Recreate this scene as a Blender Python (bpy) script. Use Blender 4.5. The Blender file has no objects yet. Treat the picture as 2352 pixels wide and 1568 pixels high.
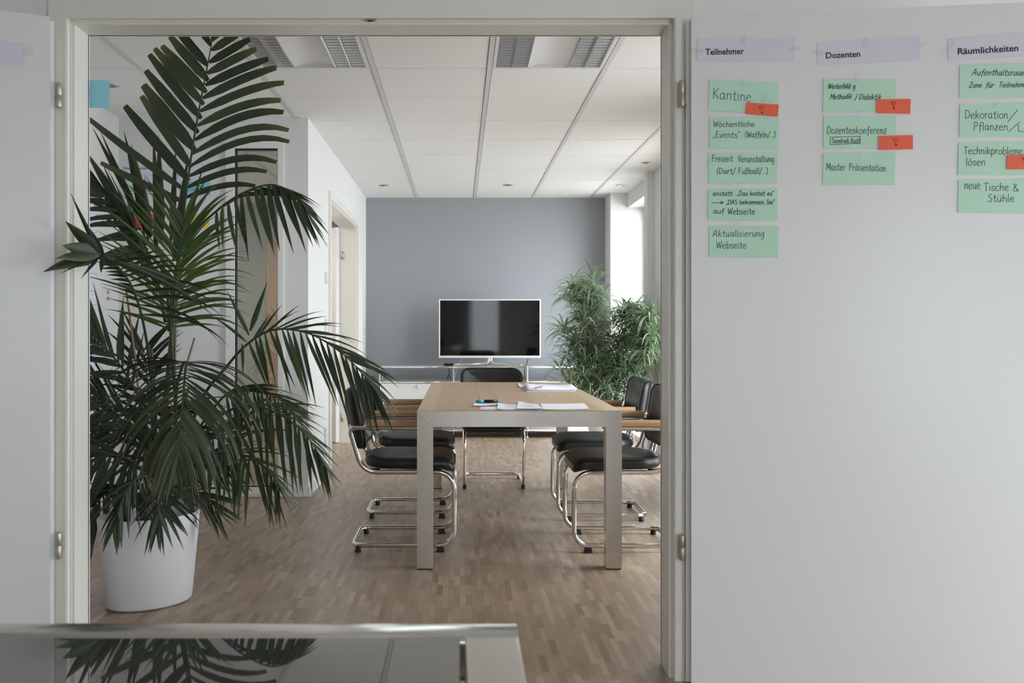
import bpy, bmesh, math, random
from mathutils import Vector, Matrix
random.seed(7)
C = bpy.context.scene.collection
SC = bpy.context.scene
R = math.radians

# ------------------------------------------------------------------ camera, light, exposure
CAMZ = 1.13; FPX = 2106.0; VX = 1056.0; VY = 751.0
cd = bpy.data.cameras.new('camera'); cam = bpy.data.objects.new('camera', cd); C.objects.link(cam)
cam.location = (0, 0, CAMZ); cam.rotation_euler = (R(90), 0, 0)
cd.sensor_width = 36; cd.lens = 36*FPX/2352
cd.shift_x = (1176-VX)/2352; cd.shift_y = -(784-VY)/2352
cd.clip_start = 0.05
cd.dof.use_dof = True; cd.dof.focus_distance = 4.6; cd.dof.aperture_fstop = 7.0
SC.camera = cam

w = bpy.data.worlds.new('sky'); SC.world = w; w.use_nodes = True
WN = w.node_tree
bg = WN.nodes['Background']; bg.inputs[0].default_value = (0.90, 0.955, 1.0, 1); bg.inputs[1].default_value = 5.0
# hazy sky, brightest around the veiled sun to the front right of the building
_tc = WN.nodes.new('ShaderNodeTexCoord'); _dt = WN.nodes.new('ShaderNodeVectorMath'); _dt.operation = 'DOT_PRODUCT'
_dt.inputs[1].default_value = Vector((0.72, -0.62, 0.32)).normalized(); WN.links.new(_tc.outputs['Generated'], _dt.inputs[0])
def _m(op, a, b):
    n = WN.nodes.new('ShaderNodeMath'); n.operation = op
    for i, v in enumerate((a, b)):
        if isinstance(v, (int, float)): n.inputs[i].default_value = v
        else: WN.links.new(v, n.inputs[i])
    return n.outputs[0]
_g = _m('POWER', _m('MAXIMUM', _dt.outputs['Value'], 0.0), 3.0)
WN.links.new(_m('ADD', _m('MULTIPLY', _g, 5.5), 4.0), bg.inputs[1])

SC.view_settings.view_transform = 'Standard'
SC.view_settings.look = 'None'
SC.view_settings.gamma = 1
SC.view_settings.use_curve_mapping = False
SC.view_settings.exposure = 0.74
SC.cycles.use_denoising = True
SC.cycles.max_bounces = 14; SC.cycles.diffuse_bounces = 8; SC.cycles.glossy_bounces = 6
SC.cycles.transparent_max_bounces = 24
SC.cycles.sample_clamp_indirect = 8

def portal(loc, rot, sx, sy):
    l = bpy.data.lights.new('window_daylight', 'AREA'); l.shape = 'RECTANGLE'; l.size = sx; l.size_y = sy
    l.cycles.is_portal = True
    o = bpy.data.objects.new('window_daylight', l); C.objects.link(o); o.location = loc; o.rotation_euler = rot

# window openings: right wall (Y0,Y1,Z0,Z1) and rear wall (X0,X1,Z0,Z1)
RWIN = [(8.345, 9.545, 0.06, 2.372), (6.55, 7.9, 0.06, 2.372), (3.95, 5.2, 0.06, 2.372)]
BWIN = [(0.22, 1.02, 0.3, 2.4), (2.05, 3.0, 0.3, 2.3)]
SWIN = (1.5, 2.7, 0.15, 1.55)        # window in the side wall, right of the camera
for y0, y1, z0, z1 in RWIN:
    portal((2.02, (y0+y1)/2, (z0+z1)/2), (0, R(90), 0), z1-z0, y1-y0)
for x0, x1, z0, z1 in BWIN:
    portal(((x0+x1)/2, -2.42, (z0+z1)/2), (R(90), 0, 0), x1-x0, z1-z0)
portal((3.32, (SWIN[0]+SWIN[1])/2, (SWIN[2]+SWIN[3])/2), (0, R(90), 0), SWIN[3]-SWIN[2], SWIN[1]-SWIN[0])
# corridor lamp light (the lit passage behind the glass)
l = bpy.data.lights.new('corridor_lamp_light', 'AREA'); l.size = 0.5; l.energy = 20; l.color = (1.0, 0.95, 0.9)
o = bpy.data.objects.new('corridor_lamp_light', l); C.objects.link(o); o.location = (-2.35, 8.4, 2.48)

# ------------------------------------------------------------------ helpers
def P(px, py, Y):
    return Vector(((px-VX)/FPX*Y, Y, CAMZ-(py-VY)/FPX*Y))

def lin(c):
    r = []
    for v in c[:3]:
        v /= 255.0
        r.append(v/12.92 if v <= 0.04045 else ((v+0.055)/1.055)**2.4)
    return (r[0], r[1], r[2], 1)

class NB:
    def __init__(s, name):
        s.m = bpy.data.materials.new(name); s.m.use_nodes = True
        s.t = s.m.node_tree; s.n = s.t.nodes; s.l = s.t.links
        s.b = s.n['Principled BSDF']; s.out = s.n['Material Output']
    def add(s, t, **kw):
        n = s.n.new(t)
        for k, v in kw.items(): setattr(n, k, v)
        return n
    def link(s, a, b): s.l.new(a, b)
    def math(s, op, a, b=None, c=None):
        n = s.add('ShaderNodeMath', operation=op)
        for i, v in enumerate((a, b, c)):
            if v is None: continue
            if isinstance(v, (int, float)): n.inputs[i].default_value = v
            else: s.link(v, n.inputs[i])
        return n.outputs[0]
    def mix(s, f, a, b):
        n = s.add('ShaderNodeMix', data_type='RGBA')
        for i, v in ((0, f), (6, a), (7, b)):
            if isinstance(v, (int, float, tuple)): n.inputs[i].default_value = v
            else: s.link(v, n.inputs[i])
        return n.outputs[2]
    def noise(s, scale, detail=3, vec=None):
        n = s.add('ShaderNodeTexNoise'); n.inputs['Scale'].default_value = scale; n.inputs['Detail'].default_value = detail
        if vec is None:
            vec = s.add('ShaderNodeTexCoord').outputs['Object']
        s.link(vec, n.inputs['Vector'])
        return n.outputs['Fac']

def mat(name, c, rough=0.5, metal=0, spec=None, var=0.0, vscale=8, bump=0, bscale=60, coat=0):
    k = NB(name)
    col = lin(c)
    k.b.inputs['Base Color'].default_value = col
    k.b.inputs['Roughness'].default_value = rough; k.b.inputs['Metallic'].default_value = metal
    if spec is not None: k.b.inputs['Specular IOR Level'].default_value = spec
    if coat: k.b.inputs['Coat Weight'].default_value = coat; k.b.inputs['Coat Roughness'].default_value = 0.1
    if var:
        f = k.noise(vscale)
        a = tuple(min(1, v*(1-var)) for v in col[:3])+(1,); b = tuple(min(1, v*(1+var)) for v in col[:3])+(1,)
        k.link(k.mix(f, a, b), k.b.inputs['Base Color'])
    if bump:
        bn = k.add('ShaderNodeBump'); bn.inputs['Strength'].default_value = bump; bn.inputs['Distance'].default_value = 0.01
        k.link(k.noise(bscale), bn.inputs['Height']); k.link(bn.outputs[0], k.b.inputs['Normal'])
    return k.m

M = {}
M['wall'] = mat('white_wall_paint', (219, 219, 218), 0.85, bump=0.05, bscale=120)
M['wall_near'] = mat('white_wall_paint_front', (236, 236, 236), 0.85)
M['grey'] = mat('grey_wall_paint', (152, 154, 158), 0.7, var=0.03, vscale=2, bump=0.04, bscale=90)
M['tile'] = mat('ceiling_tile_white', (236, 236, 235), 0.9, bump=0.08, bscale=300)
M['band'] = mat('ceiling_band_enamel', (214, 214, 213), 0.5)
M['frame'] = mat('door_frame_lacquer', (230, 229, 222), 0.35)
M['leaf'] = mat('door_leaf_lacquer', (226, 227, 228), 0.32)
M['base'] = mat('baseboard_lacquer', (226, 226, 224), 0.4)
M['upvc'] = mat('window_frame_white', (235, 236, 236), 0.35)
M['chrome'] = mat('chrome', (225, 222, 217), 0.07, 1)
M['steel'] = mat('brushed_steel', (198, 193, 186), 0.33, 1, var=0.08, vscale=14, bump=0.03, bscale=200)
M['bar'] = mat('polished_steel_edge', (196, 193, 189), 0.17, 1, var=0.04, vscale=10)
M['satin'] = mat('satin_nickel', (190, 181, 169), 0.42, 0.85)
M['leather'] = mat('black_leather', (34, 34, 35), 0.36, bump=0.06, bscale=500)
M['rubber'] = mat('black_rubber', (22, 22, 22), 0.6)
M['blackp'] = mat('black_plastic', (18, 18, 20), 0.35)
M['paper'] = mat('white_paper', (232, 232, 240), 0.8)
M['paper_v'] = mat('white_label_paper', (218, 217, 230), 0.75)
M['pink'] = mat('reverse_paper', (200, 198, 225), 0.8)
M['green'] = mat('green_card', (192, 230, 209), 0.75, var=0.02, vscale=12)
M['red'] = mat('red_card', (240, 108, 78), 0.7)
M['redw'] = mat('red_card_far', (214, 72, 58), 0.8)
M['blue'] = mat('blue_card', (142, 206, 220), 0.8)
M['yellow'] = mat('yellow_card', (222, 206, 96), 0.8)
M['ink'] = mat('felt_pen_ink', (74, 92, 88), 0.7)
M['inkd'] = mat('dark_felt_pen_ink', (40, 46, 54), 0.7)
M['inkr'] = mat('ink_on_red', (128, 34, 22), 0.7)
M['inkt'] = mat('printed_ink', (44, 36, 58), 0.7)
M['inkl'] = mat('lilac_ruling', (150, 150, 205), 0.8)
M['inkb'] = mat('blue_ballpoint_ink', (70, 120, 190), 0.8)
M['redp'] = mat('red_print', (226, 60, 70), 0.6)
M['pot'] = mat('white_planter', (226, 226, 230), 0.42)
M['soil'] = mat('potting_soil', (42, 34, 28), 0.95, var=0.3, vscale=40, bump=0.5, bscale=80)
M['bark'] = mat('palm_cane', (88, 78, 58), 0.7, var=0.25, vscale=30)
M['bamboo'] = mat('bamboo_stick', (150, 118, 96), 0.7)
M['petiole'] = mat('palm_petiole', (52, 66, 40), 0.5)
M['stem2'] = mat('shrub_stem', (120, 108, 92), 0.8, var=0.2, vscale=30)
M['panel'] = mat('white_sheet_metal', (226, 226, 224), 0.4)
M['panelg'] = mat('grey_sheet_metal', (176, 180, 184), 0.35)
M['switch'] = mat('switch_plastic', (214, 214, 212), 0.4)
M['salmon'] = mat('salmon_door', (222, 188, 166), 0.6)
M['corr'] = mat('corridor_wall_paint', (190, 191, 188), 0.8)
M['screen'] = mat('television_screen', (6, 6, 8), 0.05, spec=0.6)
M['white'] = mat('white_plastic', (228, 228, 228), 0.35)
M['armwood'] = None

# -- wood for arms
k = NB('beech_armrest_wood')
tc = k.add('ShaderNodeTexCoord'); mp = k.add('ShaderNodeMapping'); mp.inputs['Scale'].default_value = (4, 40, 40)
k.link(tc.outputs['Object'], mp.inputs[0])
k.link(k.mix(k.noise(1.6, 5, mp.outputs[0]), lin((164, 126, 92)), lin((198, 161, 124))), k.b.inputs['Base Color'])
k.b.inputs['Roughness'].default_value = 0.42
M['armwood'] = k.m

# -- table veneer with dark wandering heart lines
k = NB('ash_heartwood_veneer')
tc = k.add('ShaderNodeTexCoord'); sx = k.add('ShaderNodeSeparateXYZ'); k.link(tc.outputs['Object'], sx.inputs[0])
mp = k.add('ShaderNodeMapping'); mp.inputs['Scale'].default_value = (30, 1.6, 1); k.link(tc.outputs['Object'], mp.inputs[0])
grain = k.noise(1.5, 5, mp.outputs[0])
mp2 = k.add('ShaderNodeMapping'); mp2.inputs['Scale'].default_value = (3, 45, 1); k.link(tc.outputs['Object'], mp2.inputs[0])
figure = k.noise(1.0, 2, mp2.outputs[0])
base = k.mix(grain, lin((176, 146, 112)), lin((204, 178, 142)))
base = k.mix(k.math('MULTIPLY', figure, 0.55), base, lin((186, 148, 108)))
mp3 = k.add('ShaderNodeMapping'); mp3.inputs['Scale'].default_value = (1.0, 5.5, 1); k.link(tc.outputs['Object'], mp3.inputs[0])
wob = k.math('MULTIPLY', k.math('SUBTRACT', k.noise(1.0, 2.5, mp3.outputs[0]), 0.5), 0.085)
xx = k.math('ADD', sx.outputs[0], wob)
tot = None
for c0, ww in ((-0.175, 0.0028), (-0.085, 0.0026), (0.105, 0.0026), (0.215, 0.0024)):
    dd = k.math('LESS_THAN', k.math('ABSOLUTE', k.math('SUBTRACT', xx, c0)), ww)
    tot = dd if tot is None else k.math('MAXIMUM', tot, dd)
base = k.mix(k.math('MULTIPLY', tot, 0.62), base, lin((126, 88, 66)))
edge = k.math('GREATER_THAN', k.math('ABSOLUTE', sx.outputs[0]), 0.395)
base = k.mix(k.math('MULTIPLY', edge, 0.7), base, lin((204, 182, 152)))
k.link(base, k.b.inputs['Base Color']); k.b.inputs['Roughness'].default_value = 0.34
M['veneer'] = k.m

# -- parquet of short strips
k = NB('strip_parquet')
tc = k.add('ShaderNodeTexCoord'); sx = k.add('ShaderNodeSeparateXYZ'); k.link(tc.outputs['Object'], sx.inputs[0])
W_, L_ = 0.0245, 0.155
cx = k.math('DIVIDE', sx.outputs[0], W_); col = k.math('FLOOR', cx)
wn = k.add('ShaderNodeTexWhiteNoise', noise_dimensions='1D'); k.link(col, wn.inputs['W'])
ry = k.math('ADD', k.math('DIVIDE', sx.outputs[1], L_), k.math('MULTIPLY', wn.outputs['Value'], 7.0)); row = k.math('FLOOR', ry)
cmb = k.add('ShaderNodeCombineXYZ'); k.link(col, cmb.inputs[0]); k.link(row, cmb.inputs[1])
wn2 = k.add('ShaderNodeTexWhiteNoise', noise_dimensions='2D'); k.link(cmb.outputs[0], wn2.inputs['Vector'])
cr = k.add('ShaderNodeValToRGB'); k.link(wn2.outputs['Value'], cr.inputs[0])
els = cr.color_ramp.elements; els[0].position = 0; els[0].color = lin((134, 113, 94)); els[1].position = 1; els[1].color = lin((186, 164, 140))
e = els.new(0.14); e.color = lin((152, 130, 110)); e = els.new(0.75); e.color = lin((169, 147, 124))
mp = k.add('ShaderNodeMapping'); mp.inputs['Scale'].default_value = (90, 9, 1); k.link(tc.outputs['Object'], mp.inputs[0])
c1 = k.mix(k.math('MULTIPLY', k.noise(1, 4, mp.outputs[0]), 0.35), cr.outputs[0], lin((134, 114, 96)))
c1 = k.mix(k.math('MULTIPLY', k.noise(1.3, 4), 0.22), c1, lin((136, 119, 105)))
fx = k.math('FRACT', cx); fy = k.math('FRACT', ry)
gap = k.math('MAXIMUM', k.math('LESS_THAN', fx, 0.045), k.math('LESS_THAN', fy, 0.012))
c1 = k.mix(k.math('MULTIPLY', gap, 0.45), c1, lin((84, 68, 54)))
k.link(c1, k.b.inputs['Base Color'])
k.b.inputs['Roughness'].default_value = 0.38; k.b.inputs['Specular IOR Level'].default_value = 0.5
M['floor'] = k.m

def thin_glass(name, tint, refl, rough=0.0):
    k = NB(name); k.n.remove(k.b)
    t = k.add('ShaderNodeBsdfTransparent'); t.inputs[0].default_value = tint
    g = k.add('ShaderNodeBsdfGlossy'); g.inputs['Roughness'].default_value = rough
    lw = k.add('ShaderNodeLayerWeight'); lw.inputs[0].default_value = 0.5
    fac = k.math('MULTIPLY_ADD', k.math('POWER', lw.outputs['Facing'], 5.0), 1-refl, refl)
    mx = k.add('ShaderNodeMixShader'); k.link(fac, mx.inputs[0]); k.link(t.outputs[0], mx.inputs[1]); k.link(g.outputs[0], mx.inputs[2])
    k.link(mx.outputs[0], k.out.inputs[0])
    return k.m
M['glass'] = thin_glass('window_glass', (0.97, 0.98, 0.98, 1), 0.04)
M['doorglass'] = thin_glass('glazing_glass', (0.82, 0.85, 0.83, 1), 0.13)
M['tape'] = thin_glass('clear_adhesive_tape', (0.992, 0.992, 0.99, 1), 0.03, 0.3)

# dark lacquered glass of the foreground table
k = NB('dark_lacquered_glass')
k.b.inputs['Base Color'].default_value = lin((66, 68, 66)); k.b.inputs['Roughness'].default_value = 0.02
k.b.inputs['IOR'].default_value = 3.0; k.b.inputs['Specular IOR Level'].default_value = 0.5
M['tableglass'] = k.m

def leafmat(name, dark, light, tip=None, trans=0.22):
    k = NB(name)
    at = k.add('ShaderNodeAttribute', attribute_name='along')
    at2 = k.add('ShaderNodeAttribute', attribute_name='tone')
    c = k.mix(at2.outputs['Fac'], lin(dark), lin(light))
    if tip:
        f = k.math('SMOOTHSTEP', at.outputs['Fac'], 0.72, 1.0) if False else k.math('MULTIPLY', k.math('SUBTRACT', k.math('MAXIMUM', at.outputs['Fac'], 0.7), 0.7), 3.0)
        c = k.mix(k.math('MULTIPLY', f, at2.outputs['Fac']), c, lin(tip))
    k.link(c, k.b.inputs['Base Color']); k.b.inputs['Roughness'].default_value = 0.38
    k.b.inputs['Specular IOR Level'].default_value = 0.6
    tr = k.add('ShaderNodeBsdfTranslucent'); k.link(c, tr.inputs[0])
    mx = k.add('ShaderNodeMixShader'); mx.inputs[0].default_value = trans
    k.link(k.b.outputs[0], mx.inputs[1]); k.link(tr.outputs[0], mx.inputs[2]); k.link(mx.outputs[0], k.out.inputs[0])
    return k.m
M['palm'] = leafmat('palm_leaflet_green', (42, 53, 37), (74, 92, 58), (140, 130, 70))
M['palmb'] = leafmat('palm_leaflet_fresh_green', (66, 88, 46), (102, 128, 66), (140, 132, 70), 0.3)
M['shrub'] = leafmat('shrub_leaf_green', (84, 107, 76), (178, 199, 164), None, 0.42)

class MB:
    """collects geometry for ONE mesh object"""
    def __init__(s): s.v = []; s.f = []; s.mi = []; s.sm = []; s.attr = {}
    def face(s, idx, m=0, smooth=False): s.f.append(idx); s.mi.append(m); s.sm.append(smooth)
    def pts(s, ps):
        n = len(s.v); s.v.extend(Vector(p) for p in ps); return n
    def box(s, x0, x1, y0, y1, z0, z1, m=0, bev=0.0):
        if x0 > x1: x0, x1 = x1, x0
        if y0 > y1: y0, y1 = y1, y0
        if bev:
            bm = bmesh.new(); bmesh.ops.create_cube(bm, size=1)
            for v in bm.verts: v.co = Vector(((x0+x1)/2+v.co.x*(x1-x0), (y0+y1)/2+v.co.y*(y1-y0), (z0+z1)/2+v.co.z*(z1-z0)))
            bmesh.ops.bevel(bm, geom=bm.edges[:]+bm.verts[:], offset=bev, segments=2, affect='EDGES', profile=0.5)
            s.bm(bm, m); return
        n = s.pts([(x0,y0,z0),(x1,y0,z0),(x1,y1,z0),(x0,y1,z0),(x0,y0,z1),(x1,y0,z1),(x1,y1,z1),(x0,y1,z1)])
        for q in ((0,3,2,1),(4,5,6,7),(0,1,5,4),(1,2,6,5),(2,3,7,6),(3,0,4,7)): s.face([n+i for i in q], m)
    def bm(s, bm, m=0, smooth=False):
        n = len(s.v); bm.verts.index_update()
        s.v.extend(v.co.copy() for v in bm.verts)
        for f in bm.faces: s.face([n+v.index for v in f.verts], m, smooth)
        bm.free()
    def prism(s, poly, axis, a, b, m=0):
        """poly: list of 2D points; axis 'x','y','z' extruded from a to b"""
        def mk(p, t):
            return {'x': (t, p[0], p[1]), 'y': (p[0], t, p[1]), 'z': (p[0], p[1], t)}[axis]
        k = len(poly); n = s.pts([mk(p, a) for p in poly]+[mk(p, b) for p in poly])
        s.face([n+i for i in range(k)][::-1], m); s.face([n+k+i for i in range(k)], m)
        for i in range(k):
            j = (i+1) % k; s.face([n+i, n+j, n+k+j, n+k+i], m)
    def slab(s, quad, d, m=0):
        """quad of 4 points thickened by vector d"""
        d = Vector(d); q = [Vector(p) for p in quad]; n = s.pts(q+[p+d for p in q])
        for f in ((0,1,2,3),(7,6,5,4),(1,0,4,5),(2,1,5,6),(3,2,6,7),(0,3,7,4)): s.face([n+i for i in f], m)
    def tube(s, path, r, seg=10, m=0, closed=False, caps=True):
        path = [Vector(p) for p in path]; k = len(path)
        rr = r if isinstance(r, (list, tuple)) else [r]*k
        tang = []
        for i in range(k):
            if closed: t = path[(i+1) % k]-path[i-1]
            else: t = path[min(i+1, k-1)]-path[max(i-1, 0)]
            tang.append(t.normalized() if t.length > 1e-9 else Vector((0, 0, 1)))
        up = Vector((0, 0, 1)) if abs(tang[0].z) < 0.9 else Vector((1, 0, 0))
        nrm = (up-tang[0]*up.dot(tang[0])).normalized(); rings = []
        for i in range(k):
            nrm = (nrm-tang[i]*nrm.dot(tang[i])).normalized(); b = tang[i].cross(nrm)
            rings.append(s.pts([path[i]+(nrm*math.cos(2*math.pi*j/seg)+b*math.sin(2*math.pi*j/seg))*rr[i] for j in range(seg)]))
        for i in range(k if closed else k-1):
            a = rings[i]; b = rings[(i+1) % k]
            for j in range(seg):
                jj = (j+1) % seg; s.face([a+j, a+jj, b+jj, b+j], m, True)
        if caps and not closed:
            s.face([rings[0]+j for j in range(seg)][::-1], m); s.face([rings[-1]+j for j in range(seg)], m)
    def lathe(s, prof, c=(0, 0, 0), seg=32, m=0, sx=1, sy=1, rot=0, smooth=True):
        rings = []
        for r, z in prof:
            ring = []
            for j in range(seg):
                a = 2*math.pi*j/seg; x = r*sx*math.cos(a); y = r*sy*math.sin(a)
                ring.append((c[0]+x*math.cos(rot)-y*math.sin(rot), c[1]+x*math.sin(rot)+y*math.cos(rot), c[2]+z))
            rings.append(s.pts(ring))
        for i in range(len(prof)-1):
            for j in range(seg):
                jj = (j+1) % seg; s.face([rings[i]+j, rings[i]+jj, rings[i+1]+jj, rings[i+1]+j], m, smooth)
        if prof[0][0] > 1e-6: s.face([rings[0]+j for j in range(seg)][::-1], m)
        if prof[-1][0] > 1e-6: s.face([rings[-1]+j for j in range(seg)], m)
    def pad(s, outline, t, r, fn, m=0, dome=0.0):
        """a cushion: outline (2D, CCW) of thickness t with rounded rim r, mapped through fn(a,b,c)"""
        k = len(outline)
        cx = sum(p[0] for p in outline)/k; cy = sum(p[1] for p in outline)/k
        def ring(inset, c, sc=1.0):
            out = []
            for i in range(k):
                p = Vector(outline[i]); a = Vector(outline[i-1]); b = Vector(outline[(i+1) % k])
                tn = (b-a).normalized(); nn = Vector((tn.y, -tn.x))
                q = p-nn*inset; q = Vector((cx+(q.x-cx)*sc, cy+(q.y-cy)*sc)); out.append(fn(q.x, q.y, c))
            return s.pts(out)
        rings = []
        for sc in (0.02, 0.35, 0.7, 0.9): rings.append(ring(r, 0, sc))
        for i in range(7):
            a = -math.pi/2+math.pi*i/6
            rings.append(ring(r*(1-math.cos(a)), (t/2)+(t/2)*math.sin(a)))
        for sc in (0.9, 0.7, 0.35, 0.02): rings.append(ring(r, t+dome*(1-sc*sc), sc))
        for i in range(len(rings)-1):
            for j in range(k):
                jj = (j+1) % k; s.face([rings[i]+j, rings[i]+jj, rings[i+1]+jj, rings[i+1]+j], m, True)
    def build(s, name, mats, parent=None, loc=None):
        me = bpy.data.meshes.new(name)
        off = Vector(loc) if loc is not None else (Vector(parent['_o']) if parent is not None and '_o' in parent.keys() else Vector((0, 0, 0)))
        me.from_pydata([v-off for v in s.v], [], s.f)
        if not isinstance(mats, (list, tuple)): mats = [mats]
        for x in mats: me.materials.append(x)
        me.polygons.foreach_set('material_index', s.mi); me.polygons.foreach_set('use_smooth', s.sm)
        for an, vals in s.attr.items():
            a = me.attributes.new(an, 'FLOAT', 'POINT'); a.data.foreach_set('value', vals)
        me.update()
        o = bpy.data.objects.new(name, me); C.objects.link(o)
        if parent is not None: o.parent = parent
        elif loc is not None: o.location = loc
        if loc is not None or '_o' in (parent.keys() if parent is not None else ()): ORIG[o.name] = off
        return o
ORIG = {}

def tag(o, label, cat, group=None):
    o['label'] = label; o['category'] = cat
    if group: o['group'] = group
    return o
def thing(name, label, cat, loc=(0, 0, 0), group=None, rz=0):
    o = bpy.data.objects.new(name, None); C.objects.link(o); o.location = loc; o.rotation_euler = (0, 0, rz)
    o.empty_display_size = 0.1
    return tag(o, label, cat, group)
def struct(o): o['kind'] = 'structure'; return o
def part(mb, name, m, parent, world=True):
    """a child mesh; world=True means vertices are world coordinates and the parent is unrotated"""
    me_off = parent.location.copy() if world else Vector((0, 0, 0))
    if world and parent.parent is not None: me_off = me_off+parent.parent.location
    for i in range(len(mb.v)): mb.v[i] = mb.v[i]-me_off
    o = mb.build(name, m); o.parent = parent
    return o
def single(mb, name, m, label, cat, loc, group=None):
    """a thing that is one mesh, origin at loc"""
    loc = Vector(loc)
    for i in range(len(mb.v)): mb.v[i] = mb.v[i]-loc
    o = mb.build(name, m); o.location = loc
    return tag(o, label, cat, group)
def dup(root, label, loc, rz):
    r = root.copy(); C.objects.link(r); r.location = loc; r.rotation_euler = (0, 0, rz); r['label'] = label
    for ch in list(root.children):
        c = ch.copy(); C.objects.link(c); c.parent = r
        for g in list(ch.children):
            d = g.copy(); C.objects.link(d); d.parent = c
    return r

def fillet(pts, rad, n=7):
    pts = [Vector(p) for p in pts]; out = [pts[0]]
    for i in range(1, len(pts)-1):
        r = rad[i] if isinstance(rad, (list, tuple)) else rad
        a = (pts[i-1]-pts[i]); b = (pts[i+1]-pts[i]); la, lb = a.length, b.length; a.normalize(); b.normalize()
        ang = a.angle(b); d = min(r/math.tan(ang/2), la*0.49, lb*0.49)
        p0 = pts[i]+a*d; p1 = pts[i]+b*d
        rr = d*math.tan(ang/2); cen = pts[i]+(a+b).normalized()*(rr/math.sin(ang/2))
        u = p0-cen; v = p1-cen; th = u.angle(v)
        for j in range(n+1):
            t = j/n
            out.append(cen+(u*math.sin((1-t)*th)+v*math.sin(t*th))/math.sin(th))
    out.append(pts[-1]); return out
def catmull(pts, n=8):
    pts = [Vector(p) for p in pts]
    if len(pts) < 3: return [pts[0].lerp(pts[-1], i/n) for i in range(n+1)]
    ex = [pts[0]*2-pts[1]]+pts+[pts[-1]*2-pts[-2]]; out = []
    for i in range(1, len(ex)-2):
        p0, p1, p2, p3 = ex[i-1:i+3]
        for j in range(n):
            t = j/n
            out.append(0.5*((2*p1)+(p2-p0)*t+(2*p0-5*p1+4*p2-p3)*t*t+(3*p1-p0-3*p2+p3)*t**3))
    out.append(pts[-1]); return out
def rrect(x0, x1, y0, y1, radii, n=8):
    """CCW rounded rectangle; radii for corners (x1,y0),(x1,y1),(x0,y1),(x0,y0)"""
    out = []
    for (cx, cy, a0), r in zip(((x1, y0, -90), (x1, y1, 0), (x0, y1, 90), (x0, y0, 180)), radii):
        ccx = cx-r if cx == x1 else cx+r; ccy = cy+r if cy == y0 else cy-r
        for j in range(n+1):
            a = R(a0+90*j/n); out.append((ccx+r*math.cos(a), ccy+r*math.sin(a)))
    return out

# ------------------------------------------------------------------ the setting
ZC = 2.526                         # ceiling of the far room
XL, XL2, XR = -1.012, -2.276, 1.746
YB, YM, YF = 9.90, 6.12, 3.065     # back wall, alcove wall, rear face of the partition
YN = 2.95                          # near face of the partition

mb = MB(); mb.box(-4.6, 4.2, -2.6, 11.2, -0.12, 0.0)
struct(mb.build('floor', M['floor']))

# ceiling with band rasters and tiles
mb = MB()
mb.box(-4.6, 2.2, 3.0, 11.2, ZC+0.065, ZC+0.15, 0)
LIGHTCELLS = [(0, 0), (-2, 0)]
def cell(i): return (0.16+0.625*i, 0.16+0.625*(i+1))
for i in range(-8, 4):
    x0, x1 = cell(i)
    for j in range(-3, 10):
        y0 = 4.325+0.625*j; y1 = y0+0.625
        if (i, j) in LIGHTCELLS: continue
        a0, a1, b0, b1 = x0+0.016, x1-0.016, y0+0.004, y1-0.004
        b0 = max(b0, 3.065)
        if b1 <= b0: continue
        mb.box(a0, min(a1, 2.1), b0, min(b1, 11.1), ZC, ZC+0.034, 0)
    mb.box(x0-0.013, x0+0.013, 3.065, 11.1, ZC-0.004, ZC+0.064, 1)
struct(mb.build('ceiling', [M['tile'], M['band']]))

mb = MB(); mb.box(XL-0.2, 2.3, YB, YB+0.2, 0, ZC+0.05); struct(mb.build('wall_back', M['grey']))
# left wall with a double door opening (Y 7.12..8.97)
mb = MB(); T = 0.15
mb.box(XL-T, XL, YM, 7.115, 0, ZC+0.05); mb.box(XL-T, XL, 8.975, YB+0.1, 0, ZC+0.05); mb.box(XL-T, XL, 7.115, 8.975, 2.125, ZC+0.05)
struct(mb.build('wall_left', M['wall']))
# alcove wall (facing the camera) with tall glazing X -1.535..-1.19
mb = MB()
mb.box(XL2-0.15, -1.535, YM, YM+0.12, 0, ZC+0.05); mb.box(-1.19, XL-T, YM, YM+0.12, 0, ZC+0.05)
mb.box(-1.535, -1.19, YM, YM+0.12, 2.34, ZC+0.05); mb.box(-1.535, -1.19, YM, YM+0.12, 0, 0.045)
struct(mb.build('wall_alcove', M['wall']))
mb = MB(); mb.box(XL2-0.15, XL2, YF-0.05, YM+0.05, 0, ZC+0.05); struct(mb.build('wall_alcove_left', M['wall']))
# right window wall
mb = MB(); XO = 2.0
ys = [3.0]
for y0, y1, z0, z1 in sorted(RWIN):
    mb.box(XR, XO, ys[-1], y0, 0, ZC+0.05); mb.box(XR, XO, y0, y1, z1, ZC+0.05); mb.box(XR, XO, y0, y1, 0, z0); ys.append(y1)
mb.box(XR, XO, ys[-1], YB+0.1, 0, ZC+0.05)
struct(mb.build('wall_right', M['wall']))
mb = MB(); mb.box(1.57, XR, 9.545, YB, 0, ZC+0.03); mb.box(1.68, XR, 8.21, 8.345, 0, ZC+0.03)
struct(mb.build('trim_2', M['wall']))
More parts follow.
